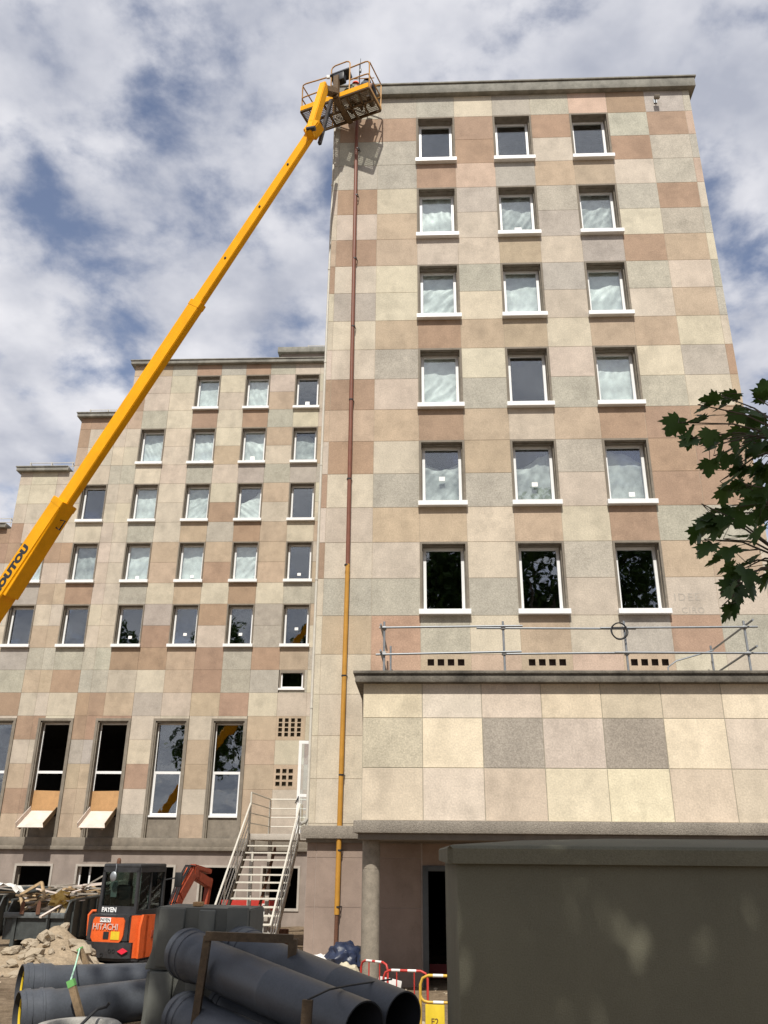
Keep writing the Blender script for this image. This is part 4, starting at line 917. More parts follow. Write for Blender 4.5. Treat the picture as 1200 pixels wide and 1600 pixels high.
b = MB(); b.prism(rp, (0.0, -1.068, .84), (1, -.023, 0), (0, .02, 1), (0, 1, 0), -.03); back = b.build('rear_panel', M_orange, ex)
text_part('lettering', 'HITACHI', .172, mat('pale_decal', (.55, .45, .40), rough=.5), back, (-.44, -1.106, 1.10), (1, -.023, 0), (0, .02, 1), .01, 1.0)
b = MB(); b.span((-.26, -1.112, 1.245), (.02, -1.106, 1.335)); st_ = b.build('sticker', M_sticker, back); text_part('lettering', 'PAYEN', .085, M_blk, st_, (-.255, -1.1135, 1.262), (1, 0, 0), (0, 0, 1), .02, .98, .001)
b = MB(); b.span((-.14, -1.108, .92), (.0, -1.10, 1.06)); b.build('warning_plate', M_blk, back)
b = MB(); b.span((.06, -1.110, .91), (.28, -1.10, 1.07)); b.build('yellow_sticker', M_seal, back)
for x in (-.62, .42):
    b = MB(); b.prism([(-.10, 0), (0, -.06), (.10, 0), (0, .06)], (x, -1.06 if x < 0 else -1.12, .70), (1, .7 if x < 0 else .45, 0), (0, 0, 1), (0, 1, 0), -.03); b.build('reflector', mat('pink_red_reflector', (.75, .03, .06), rough=.3), ex)
for x in (-.40, -.30, -.1, .10, .2):
    b = MB(); b.lathe((x, -1.145, .70 - (.08 if x == -.1 else 0)), (0, -1, 0), [(0, .04), (.012, .04), (.012, .025), (-.02, .02), (-.02, 0)], 12); b.build('lug_hole', M_black, ex)
sp2 = [(-.98, .0), (.30, .0), (.30, .80), (-.92, .84), (-1.0, .60)]
b = MB(); b.prism(sp2, (.74, 0, .56), (0, 1, 0), (0, 0, 1), (-1, 0, 0), .05); b.prism([(.50, -1.03), (.74, -.80), (.74, -.70), (.5, -.9)], (0, 0, .56), (1, 0, 0), (0, 1, 0), (0, 0, 1), .82); sd = b.build('side_panel', M_orange, ex)
b = MB(); b.span((.738, -.55, .92), (.752, -.42, 1.08), .005); b.build('latch', M_dkred, sd)
for z in (.72, .95, 1.15): 
    b = MB(); b.lathe((.74, .05, z), (1, 0, 0), [(0, .075), (.012, .075), (.012, .05), (.0, .045), (.0, 0)], 16); b.build('vent_cap', M_dkgrey, sd)
b = MB(); b.bar((.70, -.9, 1.35), (.70, .3, 1.33), .05, .02); b.build('side_trim', M_orange, ex)
b = MB(); b.tube([(-.70, -.88, .95), (-.72, -.90, 1.36), (-.68, -.84, 1.44), (-.6, -.80, 1.44)], .03, 8); b.build('grab_bar', M_orange, ex)
# cab
cx0, cx1, cy0, cy1, cz0, cz1 = -.72, .26, -.50, .62, 1.38, 2.28
def post(p, q, w=.07): return MB().bar(p, q, w, w, (0, 1, 0))
cabm = MB(); ps = {}
for x in (cx0, cx1):
    for y in (cy0, cy1):
        xi = x + (.03 if x < 0 else -.03); cabm.bar((x, y, 1.0), (xi, y, cz1), .08, .08, (0, 1, 0), .01)
for y in (cy0, cy1):
    cabm.bar((cx0, y, cz0), (cx1, y, cz0), .07, .30, (0, 0, 1)); cabm.bar((cx0, y, cz1), (cx1, y, cz1), .08, .10, (0, 0, 1))
for x in (cx0, cx1):
    cabm.bar((x, cy0, cz0-.05), (x, cy1, cz0-.05), .07, .25, (0, 0, 1)); cabm.bar((x*.97, cy0, cz1), (x*.97, cy1, cz1), .08, .10, (0, 0, 1))
cabm.bar((cx1-.01, cy0+.55, cz0), (cx1-.04, cy0+.55, cz1), .05, .05, (0, 1, 0))
cabm.box(((cx0+cx1)/2, (cy0+cy1)/2, cz1+.08), (1.02, 1.18, .10), None, .04)
cab = cabm.build('cab', M_dkgrey, ex)
b = MB(); b.span((cx0+.05, cy0+.01, cz0+.14), (cx1-.05, cy0+.02, cz1-.04)); b.span((cx1-.03, cy0+.04, cz0+.06), (cx1-.02, cy1-.04, cz1-.04)); b.span((cx0+.02, cy0+.04, cz0+.06), (cx0+.03, cy1-.04, cz1-.04)); b.span((cx0+.05, cy1-.02, cz0+.1), (cx1-.05, cy1-.01, cz1-.04)); b.build('window', M_cabglass, cab)
b = MB(); b.box((-.26, -.05, 1.45), (.42, .42, .14), None, .04); b.box((-.26, -.25, 1.72), (.40, .12, .48), None, .04); b.build('seat', M_black, cab)
text_part('lettering', 'PAYEN', .135, M_sticker, cab, (-.64, cy0-.041, cz0+.03), (1, 0, 0), (0, 0, 1), .03, .95, .002)
b = MB(); b.box((-.42, cy0+.035, 1.88), (.16, .006, .34)); b.build('notice', mat('grey_notice', (.42, .44, .42), rough=.6), cab)
b = MB(); b.lathe((-.42, cy0+.1, cz1+.13), (0, 0, 1), [(0, .05), (.04, .05), (.09, .045), (.12, .02), (.12, 0)], 14); b.build('beacon', M_rust, cab)
b = MB(); b.tube([(-.40, cy0-.02, cz1+.12), (-.32, cy0-.12, cz1+.05), (-.32, cy0-.14, cz1-.06)], .01, 6); b.blob((-.36, cy0-.15, cz1-.14), (.09, .03, .11), 2, 0); b.build('mirror', M_galv, cab)
b = MB(); b.tube([(cx1, cy1, 2.05), (cx1+.25, cy1+.1, 2.1)], .015, 6); b.box((cx1+.33, cy1+.1, 2.06), (.20, .05, .32), None, .02); b.build('mirror', M_black, cab)
# boom, arm, bucket
bm_pts = [(.25, .75, .75), (.25, 1.35, 1.65), (.25, 1.95, 2.20), (.25, 2.15, 2.22)]
b = MB()
for a, c_ in zip(bm_pts[:-1], bm_pts[1:]): b.bar(a, c_, .22, .30, (0, -1, .6), .02)
bo = b.build('boom', M_dkred, ex)
b = MB(); b.tube([(.25, 1.0, 1.35), (.25, 1.72, 2.28)], .05, 10); b.tube([(.25, 1.72, 2.28), (.25, 2.12, 2.36)], .03, 10); b.build('cylinder', M_orange, bo)
b = MB()
for o_ in (-.08, -.03, .03, .08): b.tube([(.25+o_, .85, 1.15), (.25+o_, 1.35, 1.98), (.25+o_, 1.75, 2.36), (.25+o_, 2.1, 2.32)], .018, 6)
b.build('hydraulic_hose', M_black, bo)
b = MB(); b.bar((.25, 1.95, 2.33), (.25, 2.9, 2.20), .18, .12, (0, 0, 1), .02); b.bar((.25, 2.1, 2.15), (.25, 3.0, 1.9), .16, .24, (0, 0, 1), .02); b.bar((.25, 2.95, 2.05), (.25, 2.75, .95), .14, .16, (0, 1, 0), .01, .14, .12); b.build('arm', M_dkred, ex)
b = MB(); b.prism([(0, 0), (.45, .05), (.5, .3), (.25, .5), (0, .42)], (0.0, 2.4, .45), (0, 1, 0), (0, 0, 1), (1, 0, 0), .5); b.build('bucket', M_rust, ex)

# ------------------------------------------------------------------ skips and debris
def skip(loc, label, rz=0, grp='skips by the wing'):
    t = thing('skip', loc, label, 'skip', rz, grp)
    L_, W_, Hh = 4.6, 1.75, 1.15     # x across (W), y deep (L)
    b = MB(); x0, x1 = -W_/2, W_/2; zf = .18; th = .04
    b.prism([(0, zf), (L_, zf), (L_, Hh+.1), (.25, Hh), (-.02, .78)], (x0, 0, 0), (0, 1, 0), (0, 0, 1), (1, 0, 0), th); b.prism([(0, zf), (L_, zf), (L_, Hh+.1), (.25, Hh), (-.02, .78)], (x1, 0, 0), (0, 1, 0), (0, 0, 1), (-1, 0, 0), th)
    b.span((x0+th, -.0, zf), (x1-th, .04, .76)); b.span((x0+th, L_-.04, zf), (x1-th, L_, Hh+.08)); b.span((x0+th, .04, zf), (x1-th, L_-.04, zf+.05)); b.build('bin', M_skip, t)
    b = MB(); b.tube([(x0, .25, Hh+.02), (x0, L_, Hh+.12), (x1, L_, Hh+.12), (x1, .25, Hh+.02)], .045, 8); b.build('rim', M_skip, t)
    b = MB(); b.span((x0-.02, -.09, .74), (x1+.02, .02, .88), .01); b.build('front_lip', mat('grey_skip_edge', (.11, .12, .12), rough=.5, var=.4, scale=14), t)
    for i in range(8):
        for x, s in ((x1, 1), (x0, -1)):
            b = MB(); y = .45+i*.55; b.span((min(x, x+s*.06), y, zf), (max(x, x+s*.06), y+.12, Hh+.0)); b.build('rib', M_skip, t)
    for x in (-.35, .12):
        b = MB(); b.prism([(-.06, 0), (.06, 0), (.05, .30), (0, .36), (-.05, .28)], (x, -.10, .84), (1, 0, 0), (0, 0, 1), (0, -1, 0), .03); b.build('hook_lug', M_rust, t)
    for x in (-.55, .42):
        b = MB(); b.span((x-.05, -.07, .02), (x+.05, -.0, .74)); b.span((x-.06, -.05, .0), (x+.06, L_, .14)); b.build('skid', M_skip, t)
    return t
skip((-10.98, 26.0, .3), 'dark steel skip heaped with broken timber, in front of the wing basement windows', R(-2))
skip((-14.1, 28.5, .3), 'second dark skip at the left picture edge, topped with a crumpled white sheet', R(-1))
rng = random.Random(11)
M_tim2 = mat('pale_plank', (.42, .30, .17), rough=.85, var=.3, scale=14); M_tim3 = mat('grey_plank', (.30, .27, .23), rough=.9, var=.3, scale=14)
for i in range(44):
    y = 26.3+rng.random()*4.0; x = -10.98+(rng.random()-.5)*1.35; L_ = rng.uniform(.6, 1.9); a = rng.uniform(-.5, .5)+(math.pi/2 if i % 3 == 0 else 0); tl_ = rng.uniform(-.18, .22)
    z = 1.28+rng.random()*.32+.05*(y-26); d = Vector((math.sin(a), math.cos(a), tl_)).normalized(); c0 = Vector((x, y, z))
    b = MB(); b.bar(c0-d*L_/2, c0+d*L_/2, rng.uniform(.06, .14), rng.uniform(.025, .05), (rng.uniform(-.3, .3), 0, 1)); m = rng.choice([M_tim2, M_tim3, M_wood, M_wood, M_formply, M_tim3])
    single('plank', b, m, c0-d*L_/2, 'broken wooden plank lying in the heap on the timber skip', 'plank', 'loose planks in the timber skip')
b = MB()
for i in range(26): b.blob((-10.98+rng.uniform(-.7, .7), 26.4+rng.random()*3.9, 1.12+rng.random()*.22), (.28, .3, .16), 1, .4, 2, i)
single('debris_heap', b, M_stone, (-10.98, 28, .5), 'rubble and plaster filling the timber skip', 'rubble', kind='stuff')
d = [(0, 0), (.75, .45), (.42, 1.0), (-.33, .55)]
b = MB(); q = [Vector((-11.5+p[0]*.7, 26.35+p[1]*.3, 1.2+p[1]*.75)) for p in d]
for i in range(4): b.bar(q[i], q[(i+1) % 4], .07, .07, (0, 1, 0))
single('broken_frame', b, M_tim2, q[0], 'pale timber window frame standing askew in the skip', 'frame')
b = MB(); b.blob((-10.55, 26.7, 1.42), (.34, .26, .26), 3, .35, 1.6, 4); single('foam_lump', b, M_foam, (-10.55, 26.7, 1.2), 'ochre lump of insulation foam on top of the timber skip', 'foam')
for i in range(9):
    p = Vector((-10.9+i*.03, 29.2+i*.1, 1.72+.012*i)); b = MB(); b.bar(p+Vector((-.75, 0, -.06)), p+Vector((.85, .1, .12)), .05, .02)
    single('slat', b, M_formply, p, 'thin pale slat in the loose stack across the back of the skip', 'slat', 'pale slats across the back of the skip')
b = MB(); b.bar((-11.1, 28.6, 1.5), (-9.7, 29.4, 2.45), .05, .04); single('grey_batten', b, M_tim3, (-11.1, 28.6, 1.5), 'long grey batten sticking up out of the skip', 'batten')
b = MB()
V = [[b.bm.verts.new((-13.9+1.1*i/12, 28.6+.7*j/8, 1.55+.20*abs(noise.noise(Vector((i*.35, j*.4, 2))))+.22*math.sin(i*.26))) for i in range(13)] for j in range(9)]
for j in range(8):
    for i in range(12): b.bm.faces.new([V[j][i], V[j][i+1], V[j+1][i+1], V[j+1][i]])
single('white_sheet', b, M_gwhite, (-13.4, 28.9, 1.5), 'crumpled white plastic sheet on the second skip', 'sheet', smooth=True)
for i in range(10):
    c0 = Vector((-14.0+rng.uniform(-.7, .8), 29+rng.random()*2.5, 1.45+rng.random()*.25)); a = rng.uniform(0, 3); d = Vector((math.cos(a), math.sin(a), rng.uniform(-.1, .1)))
    b = MB(); b.bar(c0-d*.6, c0+d*.6, .1, .03); single('plank', b, rng.choice([M_tim3, M_wood]), c0-d*.6, 'dull plank lying on the second skip at the picture edge', 'plank', 'planks on the second skip')

# ------------------------------------------------------------------ earth mound and stones
def mh(x, y):
    a = 1.05*math.exp(-(((x+7.3)/.85)**2+((y-18.7)/1.0)**2)) + .52*math.exp(-(((x+6.6)/.85)**2+((y-17.3)/.9)**2)) + .48*math.exp(-(((x+7.9)/1.6)**2+((y-16.8)/1.1)**2))
    return a*(1+.22*noise.noise(Vector((x*1.8, y*1.8, 3))))+.06*noise.noise(Vector((x*5, y*5, 1)))
b = MB(); n = 56; V = []
for j in range(n+1):
    V.append([b.bm.verts.new((-10.2+5.6*i/n, 14.6+6*j/n, gz(-10.2+5.6*i/n, 14.6+6*j/n)-.07+mh(-10.2+5.6*i/n, 14.6+6*j/n))) for i in range(n+1)])
for j in range(n):
    for i in range(n): b.bm.faces.new([V[j][i], V[j][i+1], V[j+1][i+1], V[j+1][i]])
single('earth_mound', b, mat('sandy_earth', (.32, .25, .17), rough=.97, var=.28, scale=7, bump=.6, bscale=28, spec=.15, stain=.1), (-7, 17.5, .4), 'mound of pale excavated earth between the skip and the excavator', 'mound', smooth=True, kind='stuff')
stone_me = []
for k in range(6):
    b = MB(); b.blob((0, 0, 0), (1, .8, .6), 2, .32, 1.0, k*7+1)
    bmesh.ops.dissolve_limit(b.bm, angle_limit=.35, verts=b.bm.verts[:], edges=b.bm.edges[:])
    me = bpy.data.meshes.new('stone'); b.bm.to_mesh(me); b.bm.free(); me.materials.append(M_stone); stone_me.append(me)
i = 0
while i < 95:
    x, y = rng.uniform(-8.4, -5.3), rng.uniform(15.2, 19.0)
    h = mh(x, y)
    if h < .16 and rng.random() < .6: continue
    o = bpy.data.objects.new('stone', stone_me[i % 6]); col.objects.link(o); s = rng.choice([.06, .08, .1, .12, .15, .2]); o.scale = (s, s*rng.uniform(.7, 1.1), s*rng.uniform(.7, 1)); o.rotation_euler = (rng.uniform(-.5, .5), rng.uniform(-.5, .5), rng.uniform(0, 6)); o.location = (x, y, gz(x, y)-.07+h+s*.25)
    tag(o, 'pale broken stone lying on the earth mound', 'stone', 'stones on the earth mound'); i += 1
b = MB()
for i in range(700):
    x, y = rng.uniform(-12, 4), rng.uniform(8.5, 24); s = rng.uniform(.012, .045)
    b.blob((x, y, gz(x, y)+s*.3), (s, s*.8, s*.6), 1, .3, 1, i)
single('gravel', b, M_stone, (-4, 16, .5), 'loose pebbles scattered over the bare earth', 'gravel', kind='stuff')

# ------------------------------------------------------------------ pipes
def big_pipe(p0, p1, label, grp, r=.193, seal=False):
    p0, p1 = Vector(p0), Vector(p1); d = (p1-p0).normalized(); L_ = (p1-p0).length
    mid = (p0+p1)/2
    t = thing('plastic_pipe', mid-Vector((0, 0, r)), label, 'pipe', 0, grp); q = p0-Vector(t.location); th = .012; rs = r+.02
    b = MB(); b.lathe(q, d, [(.0, rs-th), (0, rs), (.045, rs), (.05, rs+.012), (.10, rs+.012), (.105, rs), (.19, rs), (.195, rs+.008), (.215, rs+.008), (.22, rs), (.30, rs), (.34, r), (1.55, r), (1.555, r+.002), (1.575, r+.002), (1.58, r), (L_, r), (L_, r-th)], 48); b.build('barrel', M_greyp, t)
    b = MB(); b.lathe(q, d, [(0, rs-th), (.3, rs-th), (.36, r-th), (L_, r-th)], 48); b.build('bore', M_greyin, t)
    if seal:
        b = MB(); b.tube([q+d*.06+(d.orthogonal().normalized()*math.cos(a)+d.cross(d.orthogonal().normalized())*math.sin(a))*(rs-th-.008) for a in [2*math.pi*k/40 for k in range(40)]], .012, 6, closed=True); b.build('seal', M_seal, t)
    return t
G1 = 'loose pipes lying on the ground'; G2 = 'pipes in the timber-framed bundle'
PA0, PA1 = at(30, 1541, 10.2), at(262, 1532, 11.12); PB0, PB1 = at(26, 1588, 9.05), at(262, 1558, 9.88)
big_pipe(PA0, PA0+(PA1-PA0)*2.2, 'upper grey pipe on the left, its open end framed by a yellow seal', G1, .193, True)
big_pipe(PB0, PB0+(PB1-PB0)*.95, 'lower shiny grey pipe on the left, half hidden by the concrete ring', G1, .193, True)
F1 = [(288, 1488, 9.0, 569, 1610, 7.05, 'front top pipe of the timber-framed bundle, nearest the camera'),
      (372, 1484, 9.15, 630, 1592, 7.5, 'rear top pipe of the timber-framed bundle, open end beside the kiosk'),
      (286, 1590, 8.75, 520, 1700, 6.9, 'lower left pipe of the bundle, socket resting by the grey block'),
      (352, 1575, 9.2, 575, 1672, 7.2, 'dark lower pipe wedged under the two top pipes'),]
for u0, v0, y0, u1, v1, y1, lab in F1: big_pipe(at(u0, v0, y0), at(u1, v1, y1), lab, G2)
# timber frames round the bundle
tf = thing('timber_frame', at(300, 1600, 8.3), 'brown timber frame clasping the socket end of the grey pipe bundle', 'frame', 0, 'timber frames on the pipe bundle')
T0 = Vector(tf.location)
A, Bp, Cp = at(296, 1600, 8.25), at(325, 1462, 8.25), at(458, 1467, 8.4)
b = MB(); b.bar(A-Vector((0, 0, .6))-T0, Bp-T0, .062, .07, (0, 1, 0)); b.build('upright', M_brntim, tf)
b = MB(); b.bar(Bp-Vector((.02, .02, 0))-T0, Cp-T0, .068, .07, (0, 0, 1)); b.build('top_beam', M_brntim, tf)
b = MB(); b.bar(Cp-T0, Cp-Vector((0, 0, 1.0))-T0, .075, .085, (0, 1, 0)); b.build('upright', M_brntim, tf)
tf = thing('timber_frame', at(480, 1600, 7.2), 'short timber upright clasping the open end of the grey pipe bundle', 'frame', 0, 'timber frames on the pipe bundle')
T0 = Vector(tf.location); A, Bp = at(473, 1612, 6.75), at(481, 1562, 6.8)
b = MB(); b.bar(A-Vector((0, 0, .5))-T0, Bp-T0, .07, .08, (0, 1, 0)); b.build('upright', M_brntim, tf)
b = MB(); b.tube([Bp-T0, at(515, 1546, 7.05)-T0, at(545, 1540, 7.4)-T0, at(612, 1530, 7.9)-T0], .007, 6); b.build('strap', M_black, tf)

# grey moulded blocks behind the bundle
def grey_block(cx, cy, z0, h, w, label, flare):
    t = thing('ribbed_block', (cx, cy, z0), label, 'block', R(-3), 'stacked grey blocks')
    b = MB(); d = .62
    b.prism([(-w/2-flare, 0), (w/2, 0), (w/2, h*.98), (-w/2+.01, h), (-w/2, h*.86), (-w/2, h*.3)], (0, -d/2, 0), (1, 0, 0), (0, 0, 1), (0, 1, 0), d)
    bmesh.ops.bevel(b.bm, geom=b.bm.edges[:], offset=.012, segments=2, affect='EDGES'); b.build('shell', M_greyblk, t)
    for i, (x, ww) in enumerate(((-.31*w, .27), (.06*w, .17), (.38*w, .22))):
        b = MB(); b.span((x-ww/2*w, -d/2-.045, h*.05), (x+ww/2*w, -d/2+.02, h*(.99 if i == 0 else .96)+(.03 if i == 2 else 0)), .015); b.build('rib', M_greyblk, t)
    b = MB(); b.box((w*.40, -d/2-.035, h*.78), (.06, .012, .05), None, .004); b.build('boss', M_galv, t)
    return t
grey_block(-2.17, 9.5, 1.73, .56, .97, 'upper ribbed grey block of the stack behind the pipe bundle', .06)
grey_block(-2.25, 9.5, 1.15, .575, .87, 'lower grey block of the stack, mostly hidden behind the pipes', .02)
b = MB(); b.span((-2.33, 9.35, 2.292), (-2.24, 9.47, 2.33), .004); single('wood_offcut', b, M_plywood, (-2.28, 9.4, 2.292), 'small yellow wooden offcut lying on top of the grey block', 'offcut')

# concrete ring, cable, stakes
rc = at(122, 1603, 6.6)
b = MB(); b.lathe((rc.x, rc.y, 1.15), (0, 0, 1), [(0, .31), (.5, .31), (.535, .29), (.55, .27), (.55, .215), (.535, .205), (.5, .20), (0, .20)], 44, True)
single('manhole_ring', b, M_conc, (rc.x, rc.y, 1.15), 'round grey concrete manhole ring at the lower left', 'manhole ring')
b = MB(); b.tube([(rc.x+.02, rc.y-.1, 1.45), at(120, 1608, 6.6), at(140, 1588, 6.7), at(152, 1577, 6.75), at(166, 1573, 6.8), at(171, 1567, 6.8)], .011, 8)
single('black_cable', b, M_black, (rc.x, rc.y, 1.45), 'short black cable end poking up out of the concrete ring', 'cable')
S1t, S1b, S2t, S2b = at(110.5, 1532, 9.0), at(123.5, 1580, 9.0), at(124.6, 1482, 11.6), at(139, 1516, 11.6)
for tp, bt_, lab in ((S1t, S1b, 'nearer wooden stake with a green painted top, in front of the left pipes'), (S2t, S2b, 'farther wooden stake behind the left pipes, tied with mint string')):
    t = thing('wooden_stake', bt_, lab, 'stake', 0, 'survey stakes by the left pipes'); d = (tp-bt_)
    b = MB(); b.bar(-d*.8, d*.86 if tp is S1t else d, .062, .05, (0, 1, 0)); b.build('shaft', M_wood, t)
    b = MB(); b.bar(d*.80 if tp is S1t else d*.96, d*1.02, .068, .056, (0, 1, 0)); b.build('painted_top', M_green, t)
b = MB(); b.tube([S1t, (S1t+S2t)/2-Vector((0, 0, .03)), S2t], .009, 6); single('string_line', b, M_string, S1t, 'mint green string stretched between the two stakes', 'string')

# ------------------------------------------------------------------ bags, barriers
hb = [((-1.95, 18.05, .75), (.42, .28, .24), M_gwhite, 'dusty white sack lying left of the dark bags', 'white_sack', 5), ((-1.47, 18.0, .92), (.36, .30, .30), M_bag, 'dark blue bin bag on top of the refuse heap by the pipe foot', 'bin_bag', 8),
      ((-1.18, 18.1, .82), (.30, .28, .30), M_black, 'black bin bag right of the dark blue one', 'bin_bag', 12), ((-1.42, 17.7, .70), (.24, .18, .20), mat('buff_sack', (.50, .45, .33), rough=.8, var=.25, scale=12), 'small buff sack in front of the dark bags', 'buff_sack', 15), ((-1.55, 18.2, .45), (.55, .40, .30), M_bag, 'large dark sack at the bottom of the refuse heap', 'bin_bag', 21)]
for c0, r0, m, lab, nm, sd_ in hb:
    b = MB(); b.blob(c0, r0, 4, .13, 1.6, sd_)
    for v in b.bm.verts:
        v.co += (v.co-Vector(c0)).normalized()*.035*abs(noise.noise(v.co*7))
    single(nm, b, m, (c0[0], c0[1], c0[2]-r0[2]), lab, 'sack', 'refuse sacks by the pipe foot' if nm == 'bin_bag' else None, True)
def barrier(loc, rz, w, h, label, m, plate=False):
    t = thing('crowd_barrier', loc, label, 'barrier', rz, 'site barriers by the entrance'); r = .018; c = .10
    b = MB(); b.tube([(0, 0, .05), (0, 0, h-c), (.03, 0, h-.03), (c, 0, h), (w-c, 0, h), (w-.03, 0, h-.03), (w, 0, h-c), (w, 0, .05)], r, 10); b.build('hoop', m, t)
    b = MB(); b.tube([(0.0, 0, h*.80), (.012, 0, h*.765), (.045, 0, h*.74), (.10, 0, h*.73), (w-.08, 0, h*.73), (w, 0, h*.80)] if plate else [(0, 0, .18), (w, 0, .18)], r*.95, 10); b.build('lower_bar', m, t)
    for x in ((.12, w*.55) if not plate else (.16, w-.3)):
        for z in ((h,) if not plate else (h, h*.73)):
            b = MB(); b.tube([(x, 0, z), (x+.13, 0, z)], r*1.08, 10); b.build('white_band', M_gwhite, t)
    for x in ((w*.3, w*.7) if not plate else ()):
        b = MB(); b.tube([(x, 0, .18), (x, 0, h)], .01, 6); b.build('infill_bar', m, t)
    if plate:
        b = MB(); b.span((.06, -.012, .05), (.30, .012, h*.73-.02), .008); pl = b.build('plate', M_seal, t)
        text_part('lettering', 'F2', .10, M_rust, pl, (.13, -.0135, h*.73-.24), (1, 0, 0), (0, 0, 1), .01, 1.0, .001)
    for x in (0, w):
        b = MB(); b.bar((x, -.2, .03), (x, .2, .03), .05, .03); b.build('foot', m, t)
barrier((-.98, 15.3, .33), R(-40), .58, .88, 'first red and white barrier, next to the dark refuse bags', M_red)
barrier((-.57, 14.15, .30), R(-8), .66, .90, 'second red and white barrier, between the bags and the yellow one', M_red)
barrier((-.02, 12.0, .30), R(-6), 1.1, 1.09, 'yellow tube barrier with a yellow plate beside the kiosk', mat('yellow_barrier', (.62, .38, .05), rough=.45), True)
p = at(608, 1541, 16.6); b = MB(); b.box(p, (.30, .32, .24), Matrix.Rotation(R(30), 3, 'Z') @ Matrix.Rotation(R(12), 3, 'Y'), .012); b.box(p-Vector((-.02, -.03, .24)), (.3, .3, .3), None, .02)
single('white_block', b, M_gwhite, p-Vector((0, 0, .2)), 'small white block lying in the sun behind the pipe ends', 'block')

# ------------------------------------------------------------------ kiosk
kx0, kx1, ky0, ky1 = .195, 3.3, 5.0, 7.4
ks = thing('utility_kiosk', (1.7, 6.2, 1.2), 'large olive grey utility kiosk with an overhanging lid in the right foreground', 'kiosk')
K0 = Vector(ks.location)
b = MB(); b.span(Vector((kx0, ky0, 1.15))-K0, Vector((kx1, ky1, 2.76))-K0, .012); b.build('body', M_kiosk, ks)
b = MB(); zl, zt = 2.752, 2.852
ov = .05; X0, X1, Y0, Y1 = kx0-ov, kx1+ov, ky0-ov, ky1+ov
def ring(i, z): return [Vector((X0+i, Y0+i, z))-K0, Vector((X1-i, Y0+i, z))-K0, Vector((X1-i, Y1-i, z))-K0, Vector((X0+i, Y1-i, z))-K0]
rs = [ring(.03, zl), ring(0, zl+.004), ring(0, zt-.02), ring(.012, zt-.006), ring(.03, zt), ring(.45, zt+.03), ring(1.1, zt+.055)]
vv = [[b.bm.verts.new(p) for p in r] for r in rs]
for a, c_ in zip(vv[:-1], vv[1:]):
    for i in range(4): b.bm.faces.new([a[i], a[(i+1) % 4], c_[(i+1) % 4], c_[i]])
b.bm.faces.new(vv[-1]); b.bm.faces.new(vv[0][::-1]); es = [e for e in b.bm.edges if abs(e.verts[0].co.z-e.verts[1].co.z) > .05 and abs(e.verts[0].co.x-e.verts[1].co.x) < .02]
bmesh.ops.bevel(b.bm, geom=es, offset=.03, segments=3, affect='EDGES'); b.build('lid', M_kiosk, ks)

# ------------------------------------------------------------------ trees
def leaf_shape():
    half = [(0, 0), (.12, -.09), (.32, -.14), (.30, -.02), (.52, .03), (.38, .14), (.62, .30), (.50, .35), (.68, .58), (.46, .52), (.40, .60), (.27, .54), (.27, .64), (.34, .80), (.18, .78), (.13, .90), (.0, 1.06)]
    return half
LEAF = leaf_shape()
def add_leaf(bm, p, d, n, s, fold=.18):
    d = d.normalized(); n = (n-d*n.dot(d)); n = n.normalized() if n.length > 1e-4 else d.orthogonal().normalized(); x = d.cross(n)
    mid0 = bm.verts.new(p); tip = bm.verts.new(p+d*s-n*s*.12)
    for sg in (1, -1):
        vs = [mid0]
        for a, c_ in LEAF[1:-1]: vs.append(bm.verts.new(p + x*(sg*a*s) + d*(c_*s) + n*(abs(a)*s*fold - c_*c_*s*.12)))
        vs.append(tip); bm.faces.new(vs if sg > 0 else vs[::-1])
def far_leaf(bm, p, d, n, s):
    d = d.normalized(); x = d.cross(n)
    if x.length < 1e-3: x = d.orthogonal()
    x.normalize(); bm.faces.new([bm.verts.new(p), bm.verts.new(p+x*s*.5+d*s*.35), bm.verts.new(p+d*s), bm.verts.new(p-x*s*.5+d*s*.35)])
def rv(r): return Vector((r.gauss(0, 1), r.gauss(0, 1), r.gauss(0, 1))).normalized()
def tree(loc, h, lobes, label, seed, n, leaf, name='maple_tree', zc=.35):
    r = random.Random(seed); t = thing(name, loc, label, 'tree')
    b = MB(); b.tube([(0, 0, -.2), (.03, .02, .4), (.05, .04, h*.3), (.1, -.05, h*.55), (.0, .0, h*.8)], [.38, .30, .24, .15, .05], 14); b.build('trunk', M_bark, t)
    L0 = Vector(loc); lb = MB()
    for c_, rad in lobes:
        c_ = Vector(c_)-L0; s0 = Vector((.05, 0, max(h*.22, min(c_.z-1.5, h*.6)))); m_ = (s0+c_)/2+Vector((0, 0, -.25))
        lb.tube([s0, m_, c_], [.11, .07, .025], 8)
        for _ in range(5): q = c_+rv(r)*rad[0]*.7; lb.tube([m_*.4+c_*.6, (c_+q)/2+Vector((0, 0, .1)), q], [.04, .025, .01], 5)
    lb.build('limb', M_bark, t)
    cb_ = MB(); tot = sum(q[1][0]*q[1][1]*q[1][2] for q in lobes)
    for c_, rad in lobes:
        k = int(n*rad[0]*rad[1]*rad[2]/tot); c_ = Vector(c_)-L0
        for _ in range(k//6):
            v = rv(r)*(r.random()**.45); q = c_+Vector((v.x*rad[0], v.y*rad[1], v.z*rad[2]))
            for _ in range(6): far_leaf(cb_.bm, q+rv(r)*.35, rv(r)+Vector((0, 0, -.5)), rv(r)+Vector((0, 0, 1)), leaf*r.uniform(.7, 1.2))
    cb_.build('crown', M_leaf, t); return t
